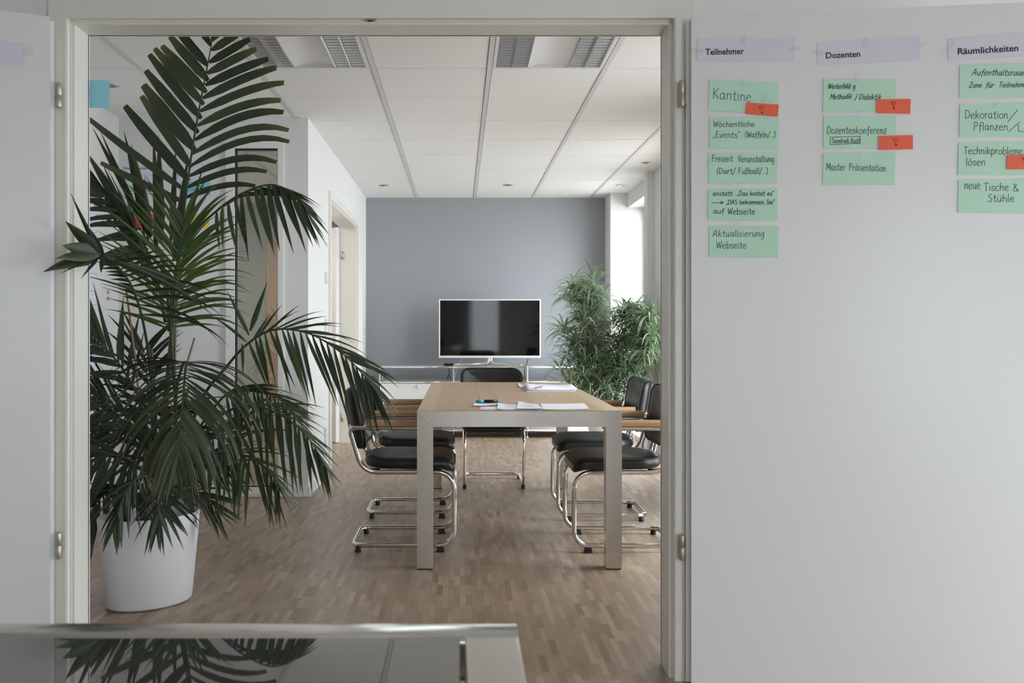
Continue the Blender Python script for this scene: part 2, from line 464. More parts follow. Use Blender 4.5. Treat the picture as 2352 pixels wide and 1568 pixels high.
# windows in the right wall
def window_x(n, y0, y1, z0, z1, mull):
    mb = MB(); x0, x1 = 1.925, 1.985; f = 0.06
    mb.box(x0, x1, y0, y0+f, z0, z1, 0, 0.004); mb.box(x0, x1, y1-f, y1, z0, z1, 0, 0.004)
    mb.box(x0, x1, y0+f, y1-f, z0, z0+f, 0, 0.004); mb.box(x0, x1, y0+f, y1-f, z1-f, z1, 0, 0.004)
    for q in range(1, mull):
        ym = y0+(y1-y0)*q/mull; mb.box(x0, x1, ym-0.045, ym+0.045, z0+f, z1-f, 0, 0.004)
    fr = struct(mb.build('window_%d' % n, M['upvc']))
    for q in range(mull):
        a = y0+(y1-y0)*q/mull+0.05; b = y0+(y1-y0)*(q+1)/mull-0.05
        mb = MB(); mb.box(1.95, 1.956, a, b, z0+f-0.01, z1-f+0.01); g = mb.build('pane', M['glass']); g.parent = fr
for n, (y0, y1, z0, z1) in enumerate(RWIN): window_x(n+1, y0, y1, z0, z1, (1, 2, 1)[n])

# partition with the double door opening
LX0, LX1, LZ = -1.242, 0.674, 2.105
NX0, NX1 = -3.4, 3.2
mb = MB()
mb.box(NX0, LX0-0.03, YN, YF, 0, 2.75); mb.box(LX1+0.03, NX1, YN, YF, 0, 2.75); mb.box(LX0-0.03, LX1+0.03, YN, YF, LZ+0.03, 2.75)
struct(mb.build('wall_front', M['wall_near']))
# camera side room
mb = MB(); mb.box(NX0-0.1, NX0, -2.4, YN+0.05, 0, 2.75); struct(mb.build('wall_near_left', M['wall_near']))
mb = MB(); sy0, sy1, sz0, sz1 = SWIN
mb.box(NX1, NX1+0.1, -2.4, sy0, 0, 2.75); mb.box(NX1, NX1+0.1, sy1, YN+0.05, 0, 2.75); mb.box(NX1, NX1+0.1, sy0, sy1, 0, sz0); mb.box(NX1, NX1+0.1, sy0, sy1, sz1, 2.75)
struct(mb.build('wall_near_right', M['wall_near']))
mb = MB(); f = 0.06
mb.box(NX1+0.03, NX1+0.09, sy0, sy0+f, sz0, sz1); mb.box(NX1+0.03, NX1+0.09, sy1-f, sy1, sz0, sz1); mb.box(NX1+0.03, NX1+0.09, sy0+f, sy1-f, sz0, sz0+f); mb.box(NX1+0.03, NX1+0.09, sy0+f, sy1-f, sz1-f, sz1)
fr = struct(mb.build('window_7', M['upvc']))
mb = MB(); mb.box(NX1+0.055, NX1+0.061, sy0+0.05, sy1-0.05, sz0+0.05, sz1-0.05); g = mb.build('pane', M['glass']); g.parent = fr
mb = MB(); xs = NX0-0.1
for x0, x1, z0, z1 in BWIN:
    mb.box(xs, x0, -2.4, -2.2, 0, 2.75); mb.box(x0, x1, -2.4, -2.2, 0, z0); mb.box(x0, x1, -2.4, -2.2, z1, 2.75); xs = x1
mb.box(xs, NX1+0.1, -2.4, -2.2, 0, 2.75); struct(mb.build('wall_near_back', M['wall_near']))
mb = MB(); mb.box(NX0-0.1, NX1+0.1, -2.4, YF, 2.70, 2.80); struct(mb.build('ceiling_near', M['tile']))
for n, (x0, x1, z0, z1) in enumerate(BWIN):
    mb = MB(); f = 0.06; a, b = -2.38, -2.32
    mb.box(x0, x0+f, a, b, z0, z1, 0, 0.004); mb.box(x1-f, x1, a, b, z0, z1, 0, 0.004); mb.box(x0+f, x1-f, a, b, z0, z0+f, 0, 0.004); mb.box(x0+f, x1-f, a, b, z1-f, z1, 0, 0.004)
    fr = struct(mb.build('window_%d' % (n+4), M['upvc']))
    mb = MB(); mb.box(x0+0.05, x1-0.05, -2.353, -2.347, z0+0.05, z1-0.05); g = mb.build('pane', M['glass']); g.parent = fr
# slatted blind in the window behind the camera
x0, x1, z0, z1 = BWIN[0]
th = thing('window_blind', 'white horizontal slat blind in the window behind the camera', 'blind', ((x0+x1)/2, -2.26, z1))
mb = MB(); mb.box(x0+0.005, x1-0.005, -2.285, -2.235, z1-0.04, z1-0.002); part(mb, 'head_rail', M['white'], th)
mb = MB(); z = z1-0.06
while z > z0+0.03:
    mb.slab([(x0+0.01, -2.277, z+0.013), (x1-0.01, -2.277, z+0.013), (x1-0.01, -2.243, z-0.013), (x0+0.01, -2.243, z-0.013)], (0, 0.0006, 0.001)); z -= 0.042
part(mb, 'slats', M['white'], th)
mb = MB(); mb.box(x0+0.01, x1-0.01, -2.275, -2.245, z0+0.003, z0+0.02); part(mb, 'bottom_rail', M['white'], th)

# corridor behind the left wall
mb = MB(); mb.box(-3.3, -3.2, YM+0.1, 10.6, 0, ZC+0.05); struct(mb.build('wall_corridor_left', M['corr']))
mb = MB(); mb.box(-3.3, XL, 10.45, 10.6, 0, ZC+0.05); struct(mb.build('wall_corridor_back', M['corr']))
mb = MB(); mb.box(-3.3, XL2-0.1, YM, YM+0.12, 0, ZC+0.05); struct(mb.build('wall_corridor_front', M['corr']))
mb = MB(); mb.box(XL-T, XL, YB+0.1, 10.6, 0, ZC+0.05); struct(mb.build('wall_corridor_right', M['corr']))
mb = MB(); mb.box(-2.20, -1.3, 10.41, 10.447, 0.005, 2.1, 0, 0.003); d4 = struct(mb.build('door_4', M['salmon']))
mb = MB(); mb.box(-2.27, -2.20, 10.40, 10.45, 0, 2.17); mb.box(-1.3, -1.23, 10.40, 10.45, 0, 2.17); mb.box(-2.2, -1.3, 10.40, 10.45, 2.1, 2.17)
struct(mb.build('trim_5', M['corr']))

# baseboards
mb = MB()
mb.box(XL, XL+0.014, YM-0.014, 7.055, 0, 0.065, 0, 0.002); mb.box(XL, XL+0.014, 9.035, YB, 0, 0.065, 0, 0.002)
struct(mb.build('baseboard_left', M['base']))
mb = MB(); mb.box(XL2, XL, YM-0.014, YM, 0, 0.065, 0, 0.002); struct(mb.build('baseboard_alcove', M['base']))
mb = MB(); mb.box(XL2, XL2+0.014, YF, YM-0.014, 0, 0.065, 0, 0.002); struct(mb.build('baseboard_alcove_left', M['base']))
mb = MB(); mb.box(XL+0.014, 1.57, YB-0.014, YB, 0, 0.065, 0, 0.002); struct(mb.build('baseboard_back', M['base']))

# door frame of the big opening: lining, rebate and architrave with mitred corners
mb = MB()
for sgn, lx in ((-1, LX0), (1, LX1)):
    mb.box(lx, lx+sgn*0.031, 2.956, YF+0.006, 0, LZ+0.02)                      # lining
    mb.box(lx+sgn*0.0075, lx+sgn*0.013, 2.950, 2.956, 0, LZ+0.006)             # seal
    a = lx+sgn*0.012; b = lx+sgn*0.072
    mb.prism([(a, 0), (a, LZ+0.012), (b, LZ+0.072), (b, 0)] if sgn > 0 else [(a, 0), (b, 0), (b, LZ+0.072), (a, LZ+0.012)], 'y', 2.928, 2.9558)
    mb.prism([(a+sgn*0.003, 0), (a+sgn*0.003, LZ+0.015), (a+sgn*0.009, LZ+0.021), (a+sgn*0.009, 0)], 'y', 2.925, 2.928)
    mb.box(lx-sgn*0.0, lx+sgn*0.06, YF, YF+0.014, 0, LZ+0.06)
mb.box(LX0, LX1, 2.956, YF+0.006, LZ, LZ+0.02); mb.box(LX0, LX1, 2.950, 2.956, LZ+0.0075, LZ+0.013)
mb.prism([(LX0-0.0125, LZ+0.012), (LX1+0.0125, LZ+0.012), (LX1+0.0725, LZ+0.072), (LX0-0.0725, LZ+0.072)], 'y', 2.9282, 2.9556)
mb.box(LX0, LX1, YF, YF+0.014, LZ, LZ+0.06)
tr = struct(mb.build('trim_1', M['frame']))
mb = MB(); mb.box(-0.307, -0.268, 2.936, 2.955, LZ+0.0085, LZ+0.0115, 0); mb.box(-0.297, -0.279, 2.94, 2.95, LZ+0.007, LZ+0.009, 1)
sp = mb.build('strike_plate', [M['satin'], M['rubber']]); sp.parent = tr

# frame and closed leaf of the double door in the left wall
mb = MB(); a0, a1 = 7.06, 9.03; zt = 2.18
mb.prism([(a0, 0), (a0+0.062, 0), (a0+0.062, 2.118), (a0, zt)], 'x', XL, XL+0.018); mb.prism([(a1, 0), (a1, zt), (a1-0.062, 2.118), (a1-0.062, 0)], 'x', XL, XL+0.018)
mb.prism([(a0+0.062, 2.118), (a1-0.062, 2.118), (a1, zt), (a0, zt)], 'x', XL, XL+0.018)
for y0, y1 in ((7.10, 7.135), (8.955, 8.99)): mb.box(XL-T-0.01, XL+0.002, y0, y1, 0, 2.13)
mb.box(XL-T-0.01, XL+0.002, 7.135, 8.955, 2.105, 2.14)
struct(mb.build('trim_3', M['frame']))
for n, (y0, y1) in enumerate(((7.137, 8.042), (8.048, 8.953))):
    mb = MB()
    if n == 0: mb.box(XL-T-0.03, XL-T+0.008, y0, y1, 0.006, 2.103, 0, 0.003)
    else:                                                        # this leaf stands open into the corridor
        h0 = Vector((XL-T-0.012, y1-0.002, 0.006)); dd = Vector((-0.5, 0.866, 0)); nn_ = Vector((-0.866, -0.5, 0))
        mb.slab([h0, h0+dd*0.9, h0+dd*0.9+Vector((0, 0, 2.097)), h0+Vector((0, 0, 2.097))], nn_*0.038)
    d = struct(mb.build('door_3' if n == 0 else 'door_5', M['leaf']))
    for z in (0.25, 1.83):
        mb = MB(); mb.tube([(XL-T+0.016, y0+0.0 if n == 0 else y1, z-0.04), (XL-T+0.016, y0 if n == 0 else y1, z+0.04)], 0.009, 10)
        h = mb.build('hinge', M['satin']); h.parent = d
    if n == 1:
        mb = MB(); q0 = h0+dd*0.83+nn_*0.038+Vector((0, 0, 1.044)); mb.tube(fillet([q0, q0+nn_*0.05, q0+nn_*0.05-dd*0.11], 0.015), 0.009, 8)
        h = mb.build('door_handle', M['satin']); h.parent = d

# tall narrow glazing in the alcove wall
mb = MB(); gx0, gx1, gz0, gz1 = -1.497, -1.212, 0.063, 2.319
mb.box(-1.56, gx0, YM-0.022, YM+0.10, 0.02, gz1+0.055, 0, 0.003); mb.box(gx1, -1.171, YM-0.022, YM+0.10, 0.02, gz1+0.055, 0, 0.003)
mb.box(gx0, gx1, YM-0.022, YM+0.10, gz1, gz1+0.055, 0, 0.003); mb.box(gx0, gx1, YM-0.022, YM+0.10, 0.02, gz0, 0, 0.003)
g = struct(mb.build('window_6', M['base']))
mb = MB(); q = 0.007
mb.box(gx0, gx0+q, YM-0.012, YM+0.03, gz0, gz1); mb.box(gx1-0.003, gx1, YM-0.012, YM+0.03, gz0, gz1); mb.box(gx0, gx1, YM-0.012, YM+0.03, gz1-q, gz1); mb.box(gx0, gx1, YM-0.012, YM+0.03, gz0, gz0+q)
s_ = mb.build('gasket', M['rubber']); s_.parent = g
mb = MB(); mb.box(gx0+0.002, gx1-0.002, YM+0.004, YM+0.012, gz0, gz1); s_ = mb.build('pane', M['doorglass']); s_.parent = g

# ------------------------------------------------------------------ the two open door leaves
RA = Vector((0.7275, 2.88, 0)); rth = R(7.5); RD = Vector((math.cos(rth), -math.sin(rth), 0)); RN = Vector((-math.sin(rth), -math.cos(rth), 0))
LA = Vector((-1.287, 2.88, 0)); lth = R(25); LD = Vector((-math.cos(lth), -math.sin(lth), 0)); LN = Vector((math.sin(lth), -math.cos(lth), 0))
def leaf(n, A, D, N, width, hx, hys):
    mb = MB(); Z = Vector((0, 0, 1))
    def bx(s0, s1, d0, d1, z0, z1):
        q = [A+D*s0-N*d0+Z*z0, A+D*s1-N*d0+Z*z0, A+D*s1-N*d0+Z*z1, A+D*s0-N*d0+Z*z1]
        mb.slab(q, -N*(d1-d0))
    bx(0, width, 0, 0.022, 0.008, 2.105); bx(-0.013, width-0.012, 0.0225, 0.040, 0.008, 2.098)
    d = struct(mb.build('door_%d' % n, M['leaf']))
    for y0, y1 in hys:
        p0 = P(hx, y1, 2.905); p1 = P(hx, y0, 2.905); pm = (p0+p1)/2
        mb = MB(); mb.tube([p0, p0+Vector((0, 0, 0.002)), pm-Vector((0, 0, 0.0012)), pm, pm+Vector((0, 0, 0.0012)), p1-Vector((0, 0, 0.002)), p1], [0.0080, 0.0092, 0.0092, 0.0082, 0.0092, 0.0092, 0.0080], 16)
        q = A-N*0.03; mb.slab([Vector((pm.x, 2.905, p0.z+0.01)), Vector((q.x, q.y, p0.z+0.01)), Vector((q.x, q.y, pm.z)), Vector((pm.x, 2.905, pm.z))], (0, 0.004, 0))
        h = mb.build('hinge', M['satin']); h.parent = d
    return d
leaf(1, RA, RD, RN, 1.0, 1567, ((185, 245), (1228, 1286)))
leaf(2, LA, LD, LN, 0.95, 134, ((190, 247), (1223, 1283)))

def on_plane(A, N, px, py, off=0.0):
    d = Vector(((px-VX)/FPX, 1.0, -(py-VY)/FPX)); o = Vector((0, 0, CAMZ)); A2 = A+N*off
    t = (A2-o).dot(N)/d.dot(N); return o+d*t

# ------------------------------------------------------------------ handwriting: a single stroke alphabet (x height 6, cap 10)
G = {
'a': (6.4, "5,5 3.6,6 1.6,5.4 .5,3 1.4,.3 3,.4 4.6,2.6 5,5|5,6 5,1.2 6,0"), 'b': (6, "1,10 1,0|1,4 3,6 5.2,4.8 5.2,1.6 3.2,0 1,1.2"),
'c': (5.4, "5,5 3.4,6 1.4,5 .5,3 1.5,.6 3.4,0 5,1"), 'd': (6.4, "5,5 3,6 1,5 .5,2.5 1.6,.2 3.6,.6 5,3|5,10 5,0"),
'e': (6, "1,3 4.8,3.8 4.6,5.4 3,6 1.2,4.8 .6,2.4 1.6,.4 3.6,0 5.4,1"), 'f': (4.6, "5,9.2 4,10 2.8,9 2.4,6 2.3,-2.5|.5,5.6 4.4,5.9"),
'g': (6.4, "5,5 3.4,6 1.4,5.2 .5,3 1.4,.6 3.2,.6 5,3|5,6 5,-2.5 3.4,-4 1.2,-3.2"), 'h': (6, "1,10 1,0|1,3.6 3,6 4.7,5 5,0"),
'i': (2.4, "1.2,6 1.2,0|1.2,8.2 1.3,8.7"), 'k': (5.8, "1,10 1,0|5,6 1.2,2.8|2.2,3.6 5.2,0"), 'l': (2.6, "1.2,10 1.2,1 2,0"),
'm': (8.6, "1,6 1,0|1,3.8 2.6,6 4.2,4.8 4.3,0|4.3,3.8 6,6 7.4,4.8 7.6,0"), 'n': (6, "1,6 1,0|1,3.8 3,6 4.7,4.8 5,0"),
'o': (6, "3,6 1.2,5 .5,3 1.3,.7 3,0 4.8,1 5.4,3.2 4.6,5.2 3,6"), 'p': (6, "1,6 1,-4|1,4 3,6 5.2,4.8 5.2,1.6 3.2,0 1,1.2"),
'r': (4.4, "1,6 1,0|1,3.6 2.4,5.8 4.2,5.8"), 's': (5, "4.6,5.3 3,6 1,5 1.4,3.6 3.8,2.6 4.4,1.2 2.8,0 .6,.7"),
't': (4.6, "2.3,9 2.3,1 3.2,0 4.2,.5|.3,6 4.4,6.3"), 'u': (6.2, "1,6 1,1.6 2.4,0 4,1 5,3.4|5,6 5,1 5.8,0"), 'v': (5.4, ".6,6 2.6,0 4.8,6"),
'w': (7.4, ".6,6 2,0 3.8,4.6 5.2,0 6.8,6"), 'z': (5.2, ".8,6 4.6,6 .6,0 4.8,0|1.4,3 4,3"), 'x': (5, ".6,6 4.6,0|4.6,6 .6,0"), 'y': (5.4, ".8,6 2.8,.6|4.8,6 1.6,-4"),
'A': (7.4, "0,0 3.6,10 6.4,0|1.2,3.6 5.6,3.6"), 'B': (6.6, "1,0 1,10 4.6,9.4 4.6,6 1,5.4|1,5.4 5.6,4.4 5.4,.8 1,0"), 'D': (7.4, "1,0 1,10|1,10 5,8.6 6.6,5 5.2,1.4 1,0"),
'E': (6, "5.2,10 1,9.8|1,9.8 1,0|1,0 5.4,.2|1,5.2 4.8,5.3"), 'F': (5.8, "1,0 1,10|0,9.8 5.4,10|1,5.4 4.4,5.6"), 'K': (7, "1,10 .6,0|6,10 1,4.8|1.8,5.6 6.4,0"),
'L': (5.4, "1,10 1,0|1,0 5,.2"), 'M': (8.6, ".6,0 1,10|1,10 4.2,3|4.2,3 7.4,10|7.4,10 7.8,0"), 'P': (6.2, "1,0 1,10|1,10 4.6,9.8 5.4,7.6 4.2,5.4 1,5"),
'R': (6.8, "1,0 1,10|1,10 4.6,9.8 5.2,7.6 4,5.6 1,5.2|2.6,5.3 6,0"), 'S': (6, "5.4,8.8 3.4,10 1.2,8.8 1.4,6.6 4.4,4.6 5,2 3,0 .6,1"), 'T': (6.2, "3,10 3,0|0,10 6.2,10"),
'V': (6.6, ".4,10 3.2,0|3.2,0 6.2,10"), 'W': (9, ".4,10 2.2,0|2.2,0 4.4,8|4.4,8 6.4,0|6.4,0 8.6,10"), 'Z': (6, ".6,10 5,10 5,9.4 .4,0 5.4,0"),
'ß': (6.2, "1,-2 1,8 2.4,10 4.2,9 3.8,6.6 2.6,5.6 5,4.4 5.2,1.4 3.4,0 2.2,.6"),
'(': (3.4, "3,11 1.2,8 1,3 2.8,-1.5"), ')': (3.4, "0.4,11 2.2,8 2.3,3 .6,-1.5"), '/': (4.6, "4.6,10.5 0,-2"), '.': (2, ".8,0 1.1,.3"),
'"': (3.4, ".6,10 1.2,8.2|2.2,10 2.8,8.2"), ',,': (3.4, ".6,1 .2,-1|2.2,1 1.8,-1"), '&': (7.4, "6.4,0 2,7.4 2.4,9.6 4,9.4 4,7.4 1,3.4 1.4,.6 3.6,0 6.4,3.6"),
'>': (14, "0,3.4 12,4|9.4,6.2 12.6,4 9.2,1.8"), '-': (4, ".4,3.4 3.4,3.5"), ' ': (4.4, ""), "'": (2, "1,10 .8,8.4"),
}
for ch, bs in (('ä', 'a'), ('ö', 'o'), ('ü', 'u')): G[ch] = (G[bs][0], G[bs][1]+"|1.8,8 1.9,8.6|4,8.1 4.1,8.7")

def text_strokes(s, x, y, h, slant=0.0, sx=1.0, rise=0.0, jit=0.25, track=0.6, fit=None):
    """pixel polylines of a handwritten line: baseline start (x,y), cap height h; fit = wanted pixel width"""
    toks = []; i = 0
    while i < len(s):
        if s[i:i+2] == ',,': toks.append(',,'); i += 2
        else: toks.append(s[i]); i += 1
    adv = sum(G[t][0]+track for t in toks)
    u = h/10.0; ux = u*sx
    if fit: ux = fit/adv
    out = []; cx = 0.0
    for t in toks:
        wd, st = G[t]; dy = random.uniform(-jit, jit)
        for pl in st.split('|'):
            if not pl.strip(): continue
            pp = [Vector([float(q) for q in p.split(',')]+[0]) for p in pl.split()]
            if len(pp) > 2: pp = catmull(pp, 4)
            out.append([(x+(cx+q.x+(q.y+dy)*slant)*ux, y-(q.y+dy)*u-(cx+q.x)*ux*rise) for q in pp])
        cx += wd+track
    return out

def ribbon(mb, pts, N, wdt, m=0):
    k = len(pts); ids = []
    for i in range(k):
        t = pts[min(i+1, k-1)]-pts[max(i-1, 0)]
        sd = N.cross(t)
        sd = sd.normalized()*wdt/2 if sd.length > 1e-9 else Vector((0, 0, wdt/2))
        ex = t.normalized()*wdt*0.3 if t.length > 1e-9 else Vector((0, 0, 0))
        c = pts[i]+(ex if i == k-1 else (-ex if i == 0 else Vector((0, 0, 0))))
        ids.append(mb.pts([c-sd, c+sd]))
    for i in range(k-1): mb.face([ids[i], ids[i]+1, ids[i+1]+1, ids[i+1]], m)

def card(A, N, quad, m, name, label, cat, group, strokes=(), ink='ink', sw=0.0019, off=0.0024, tapes=()):
    """a sheet on a plane: quad = pixel corners TL,TR,BR,BL"""
    q = [on_plane(A, N, x, y, off) for x, y in quad]
    c = sum(q, Vector())/4
    th = thing(name, label, cat, c, group)
    mb = MB(); mb.slab([q[3], q[2], q[1], q[0]], -N*min(0.0012, off*0.6)); part(mb, 'sheet', M[m], th)
    if strokes:
        mb = MB()
        for st in strokes: ribbon(mb, [on_plane(A, N, x, y, off+0.0004) for x, y in st], N, sw)
        part(mb, 'exclamation_mark' if name == 'marker_card' else 'handwriting', M[ink], th)
    for tq in tapes:
        mb = MB(); mb.slab([on_plane(A, N, x, y, off+0.0008) for x, y in (tq[3], tq[2], tq[1], tq[0])], N*0.0002); part(mb, 'tape', M['tape'], th)
    return th

def font_mesh(txt, bold=0.021):
    cu = bpy.data.curves.new('lettering', 'FONT'); cu.body = txt; cu.size = 1; cu.offset = bold; cu.resolution_u = 3
    ob = bpy.data.objects.new('lettering', cu); C.objects.link(ob)
    bpy.context.view_layer.update(); dg = bpy.context.evaluated_depsgraph_get()
    me = bpy.data.meshes.new_from_object(ob.evaluated_get(dg))
    vs = [v.co.copy() for v in me.vertices]; fs = [list(p.vertices) for p in me.polygons]
    bpy.data.objects.remove(ob); bpy.data.curves.remove(cu); bpy.data.meshes.remove(me)
    return vs, fs
def title(A, N, quad, txt, x0, y0, x1, y1, caph, label, tapes, off=0.0015, mats='paper_v'):
    th = card(A, N, quad, mats, 'title_strip', label, 'paper strip', 'printed paper title strips', tapes=tapes, off=off)
    vs, fs = font_mesh(txt)
    mx0 = min(v.x for v in vs); mx1 = max(v.x for v in vs)
    mb = MB(); pts = []
    for v in vs:
        t = (v.x-mx0)/(mx1-mx0); px = x0+(x1-x0)*t; py = y0+(y1-y0)*t-v.y/0.70*caph
        pts.append(on_plane(A, N, px, py, off+0.0004))
    mb.pts(pts)
    for f in fs: mb.face(f)
    part(mb, 'lettering', M['inkt'], th)

GC = 'green note cards on the open door'
def tape(x, y, wd, ht, sk=0): return [(x-wd/2+sk, y-ht/2), (x+wd/2+sk, y-ht/2), (x+wd/2-sk, y+ht/2), (x-wd/2-sk, y+ht/2)]
title(RA, RN, [(1602, 90), (1826, 84), (1825, 140), (1600, 140)], 'Teilnehmer', 1620, 126, 1709, 124, 14, 'white paper strip printed Teilnehmer, first column on the open door', [tape(1707, 92, 12, 22), tape(1600, 116, 30, 9), tape(1826, 112, 28, 10)])
title(RA, RN, [(1877, 99), (2113, 81), (2115, 138), (1878, 149)], 'Dozenten', 1897, 134, 1976, 130, 13.5, 'white tilted paper strip printed Dozenten, middle column on the open door', [tape(1986, 97, 12, 22), tape(1880, 121, 28, 9), [(2100, 108), (2128, 94), (2133, 100), (2105, 115)]])
title(RA, RN, [(2177, 90), (2372, 73), (2372, 128), (2178, 139)], 'Räumlichkeiten', 2200, 125, 2339, 117, 14.5, 'white paper strip printed Räumlichkeiten, third column on the open door', [[(2158, 124), (2190, 95), (2196, 98), (2166, 130)]])

T_ = text_strokes
card(RA, RN, [(1630, 182), (1789, 190), (1786, 262), (1627, 254)], 'green', 'note_card', 'green card reading Kantine at the top of the first column', 'card', GC,
     T_('Kantine', 1637, 226, 24, 0.05, rise=-0.08, fit=90, jit=0.3), tapes=[tape(1704, 190, 12, 16), tape(1756, 225, 12, 20, 1)])
card(RA, RN, [(1630, 269), (1789, 270), (1788, 342), (1630, 339)], 'green', 'note_card', 'green card reading Wöchentliche Events below the Kantine card', 'card', GC,
     T_('Wöchentliche', 1638, 291, 13, 0.05, fit=96)+T_(',,Events"', 1638, 316, 14.5, 0.03, fit=62)+T_('(Waffeln/...)', 1711, 315, 13, 0.05, fit=71))
card(RA, RN, [(1627, 351), (1786, 348), (1785, 421), (1628, 422)], 'green', 'note_card', 'green card reading Freizeit Veranstaltung in the first column', 'card', GC,
     T_('Freizeit', 1635, 371, 15, 0.05, fit=49)+T_('Veranstaltung', 1695, 372, 15, 0.04, fit=84)+T_('(Dart/', 1646, 399, 13.5, 0.04, fit=44)+T_('Fußball/...)', 1696, 399, 13.5, 0.04, fit=69), tapes=[tape(1700, 428, 10, 20)])
card(RA, RN, [(1627, 434), (1786, 432), (1785, 506), (1626, 506)], 'green', 'note_card', 'green card with an arrow and three lines about the Webseite, first column', 'card', GC,
     T_('anstatt', 1637, 449, 10.5, 0.03, fit=46)+T_(',,Das kostet es"', 1694, 449, 10.5, 0.03, fit=84)+T_('>', 1634, 470, 13, fit=32)+T_(',,DAS bekommen Sie"', 1668, 469, 10.5, 0.03, fit=112)+T_('auf', 1638, 490, 12, 0.03, fit=26)+T_('Webseite', 1671, 492, 15, 0.06, fit=64), 'inkd', 0.0019, tapes=[tape(1706, 521, 14, 52, 2)])
card(RA, RN, [(1629, 518), (1789, 519), (1787, 592), (1629, 589)], 'green', 'note_card', 'lowest green card of the first column, reading Aktualisierung Webseite', 'card', GC,
     T_('Aktualisierung', 1637, 543, 15, 0.1, fit=120)+T_('Webseite', 1645, 570, 16, 0.05, fit=70))
card(RA, RN, [(1892, 182), (2058, 182), (2057, 256), (1890, 257)], 'green', 'note_card', 'top green card below Dozenten with slanted script and a slash', 'card', GC,
     T_('Weiterbild g', 1901, 204, 12, 0.3, rise=0.02, fit=64, jit=0.5)+T_('Methodik', 1906, 228, 12, 0.35, rise=0.02, fit=50, jit=0.5)+T_('/', 1963, 229, 13, 0.2, fit=6)+T_('Didaktik', 1972, 229, 13, 0.35, rise=0.02, fit=52, jit=0.5), 'inkd', 0.0019, tapes=[tape(1967, 178, 12, 24)])
card(RA, RN, [(1892, 267), (2058, 266), (2056, 340), (1891, 341)], 'green', 'note_card', 'green card reading Dozentenkonferenz above a small boxed line', 'card', GC,
     T_('Dozentenkonferenz', 1899, 307, 17, 0.06, fit=138)+T_('Sandra&', 1911, 328, 10, 0.05, fit=40)+T_('Ralf', 1954, 328, 10, 0.05, fit=21)+[[(1907, 315), (1976, 313)], [(1976, 313), (1976, 329)], [(1976, 329), (1907, 332)], [(1907, 332), (1907, 315)]], tapes=[tape(1972, 262, 10, 22)])
card(RA, RN, [(1891, 351), (2057, 349), (2055, 424), (1890, 424)], 'green', 'note_card', 'lowest green card of the middle column, reading Master Präsentation', 'card', GC,
     T_('Master', 1898, 391, 16, 0.05, fit=44)+T_('Präsentation', 1950, 391, 16, 0.02, fit=86, rise=-0.03), tapes=[tape(1974, 355, 12, 16)])
card(RA, RN, [(2205, 150), (2366, 145), (2366, 222), (2203, 225)], 'green', 'note_card', 'top green card of the right column with slanted script', 'card', GC,
     T_('Aufenthaltsraum', 2232, 173, 14, 0.35, fit=126, jit=0.5)+T_('Zone', 2226, 201, 12, 0.25, fit=29, jit=0.4)+T_('für', 2263, 201, 12, 0.3, fit=20)+T_('Teilnehmer', 2293, 200, 12, 0.3, fit=72, jit=0.4), 'inkd', 0.0019)
card(RA, RN, [(2205, 240), (2366, 236), (2366, 313), (2203, 315)], 'green', 'note_card', 'green card reading Dekoration and Pflanzen in the right column', 'card', GC,
     T_('Dekoration', 2216, 272, 19, 0.03, fit=100)+T_('/', 2316, 276, 22, 0.3, fit=14)+T_('Pflanzen', 2236, 299, 18, 0.03, fit=80)+T_('/', 2319, 299, 18, 0.4, fit=14)+T_('Li', 2337, 302, 15, fit=24), tapes=[tape(2285, 243, 12, 14, 2)])
card(RA, RN, [(2202, 328), (2366, 325), (2366, 401), (2200, 402)], 'green', 'note_card', 'green card reading Technikprobleme lösen in the right column', 'card', GC,
     T_('Technikprobleme', 2214, 354, 17, 0.03, fit=136)+T_('lösen', 2218, 380, 18, 0.06, fit=46), tapes=[tape(2290, 331, 12, 12)])
card(RA, RN, [(2202, 413), (2366, 411), (2366, 490), (2200, 488)], 'green', 'note_card', 'lowest green card of the right column, reading neue Tische & Stühle', 'card', GC,
     T_('neue', 2215, 434, 20, 0.03, fit=38)+T_('Tische', 2260, 438, 18, 0.02, fit=58)+T_('&', 2326, 439, 17, fit=16)+T_('Stühle', 2269, 463, 17, 0.03, fit=62))
RC = 'red exclamation cards on the open door'
def exclam(x, y): return [[(x-5, y-7), (x+6, y-8), (x+1, y+2), (x-5, y-7)], [(x+1+1.8*math.cos(a), y+6.5+1.8*math.sin(a)) for a in [i*math.pi/4 for i in range(9)]]]
for q, c, lb in (([(1714, 235), (1789, 240), (1787, 267), (1712, 261)], (1749, 252), 'small red card overlapping the Kantine card'),
                 ([(2013, 228), (2092, 227), (2091, 261), (2013, 259)], (2052, 242), 'upper red card in the middle column, on the slanted script card'),
                 ([(2018, 312), (2097, 310), (2097, 342), (2018, 344)], (2057, 326), 'lower red card in the middle column, on the Dozentenkonferenz card'),
                 ([(2313, 356), (2369, 355), (2369, 388), (2312, 389)], (2353, 370), 'red card on the Technikprobleme card at the right picture edge')):
    card(RA, RN, q, 'red', 'marker_card', lb, 'card', RC, exclam(*c), 'inkr', 0.0022, off=0.0048)
# paper strip on the left door leaf
card(LA, LN, [(-70, 88), (57, 98), (57, 154), (-70, 152)], 'paper_v', 'paper_strip', 'blank white paper strip taped on the left open door', 'paper strip', None, off=0.0015, tapes=[tape(64, 118, 24, 20)])

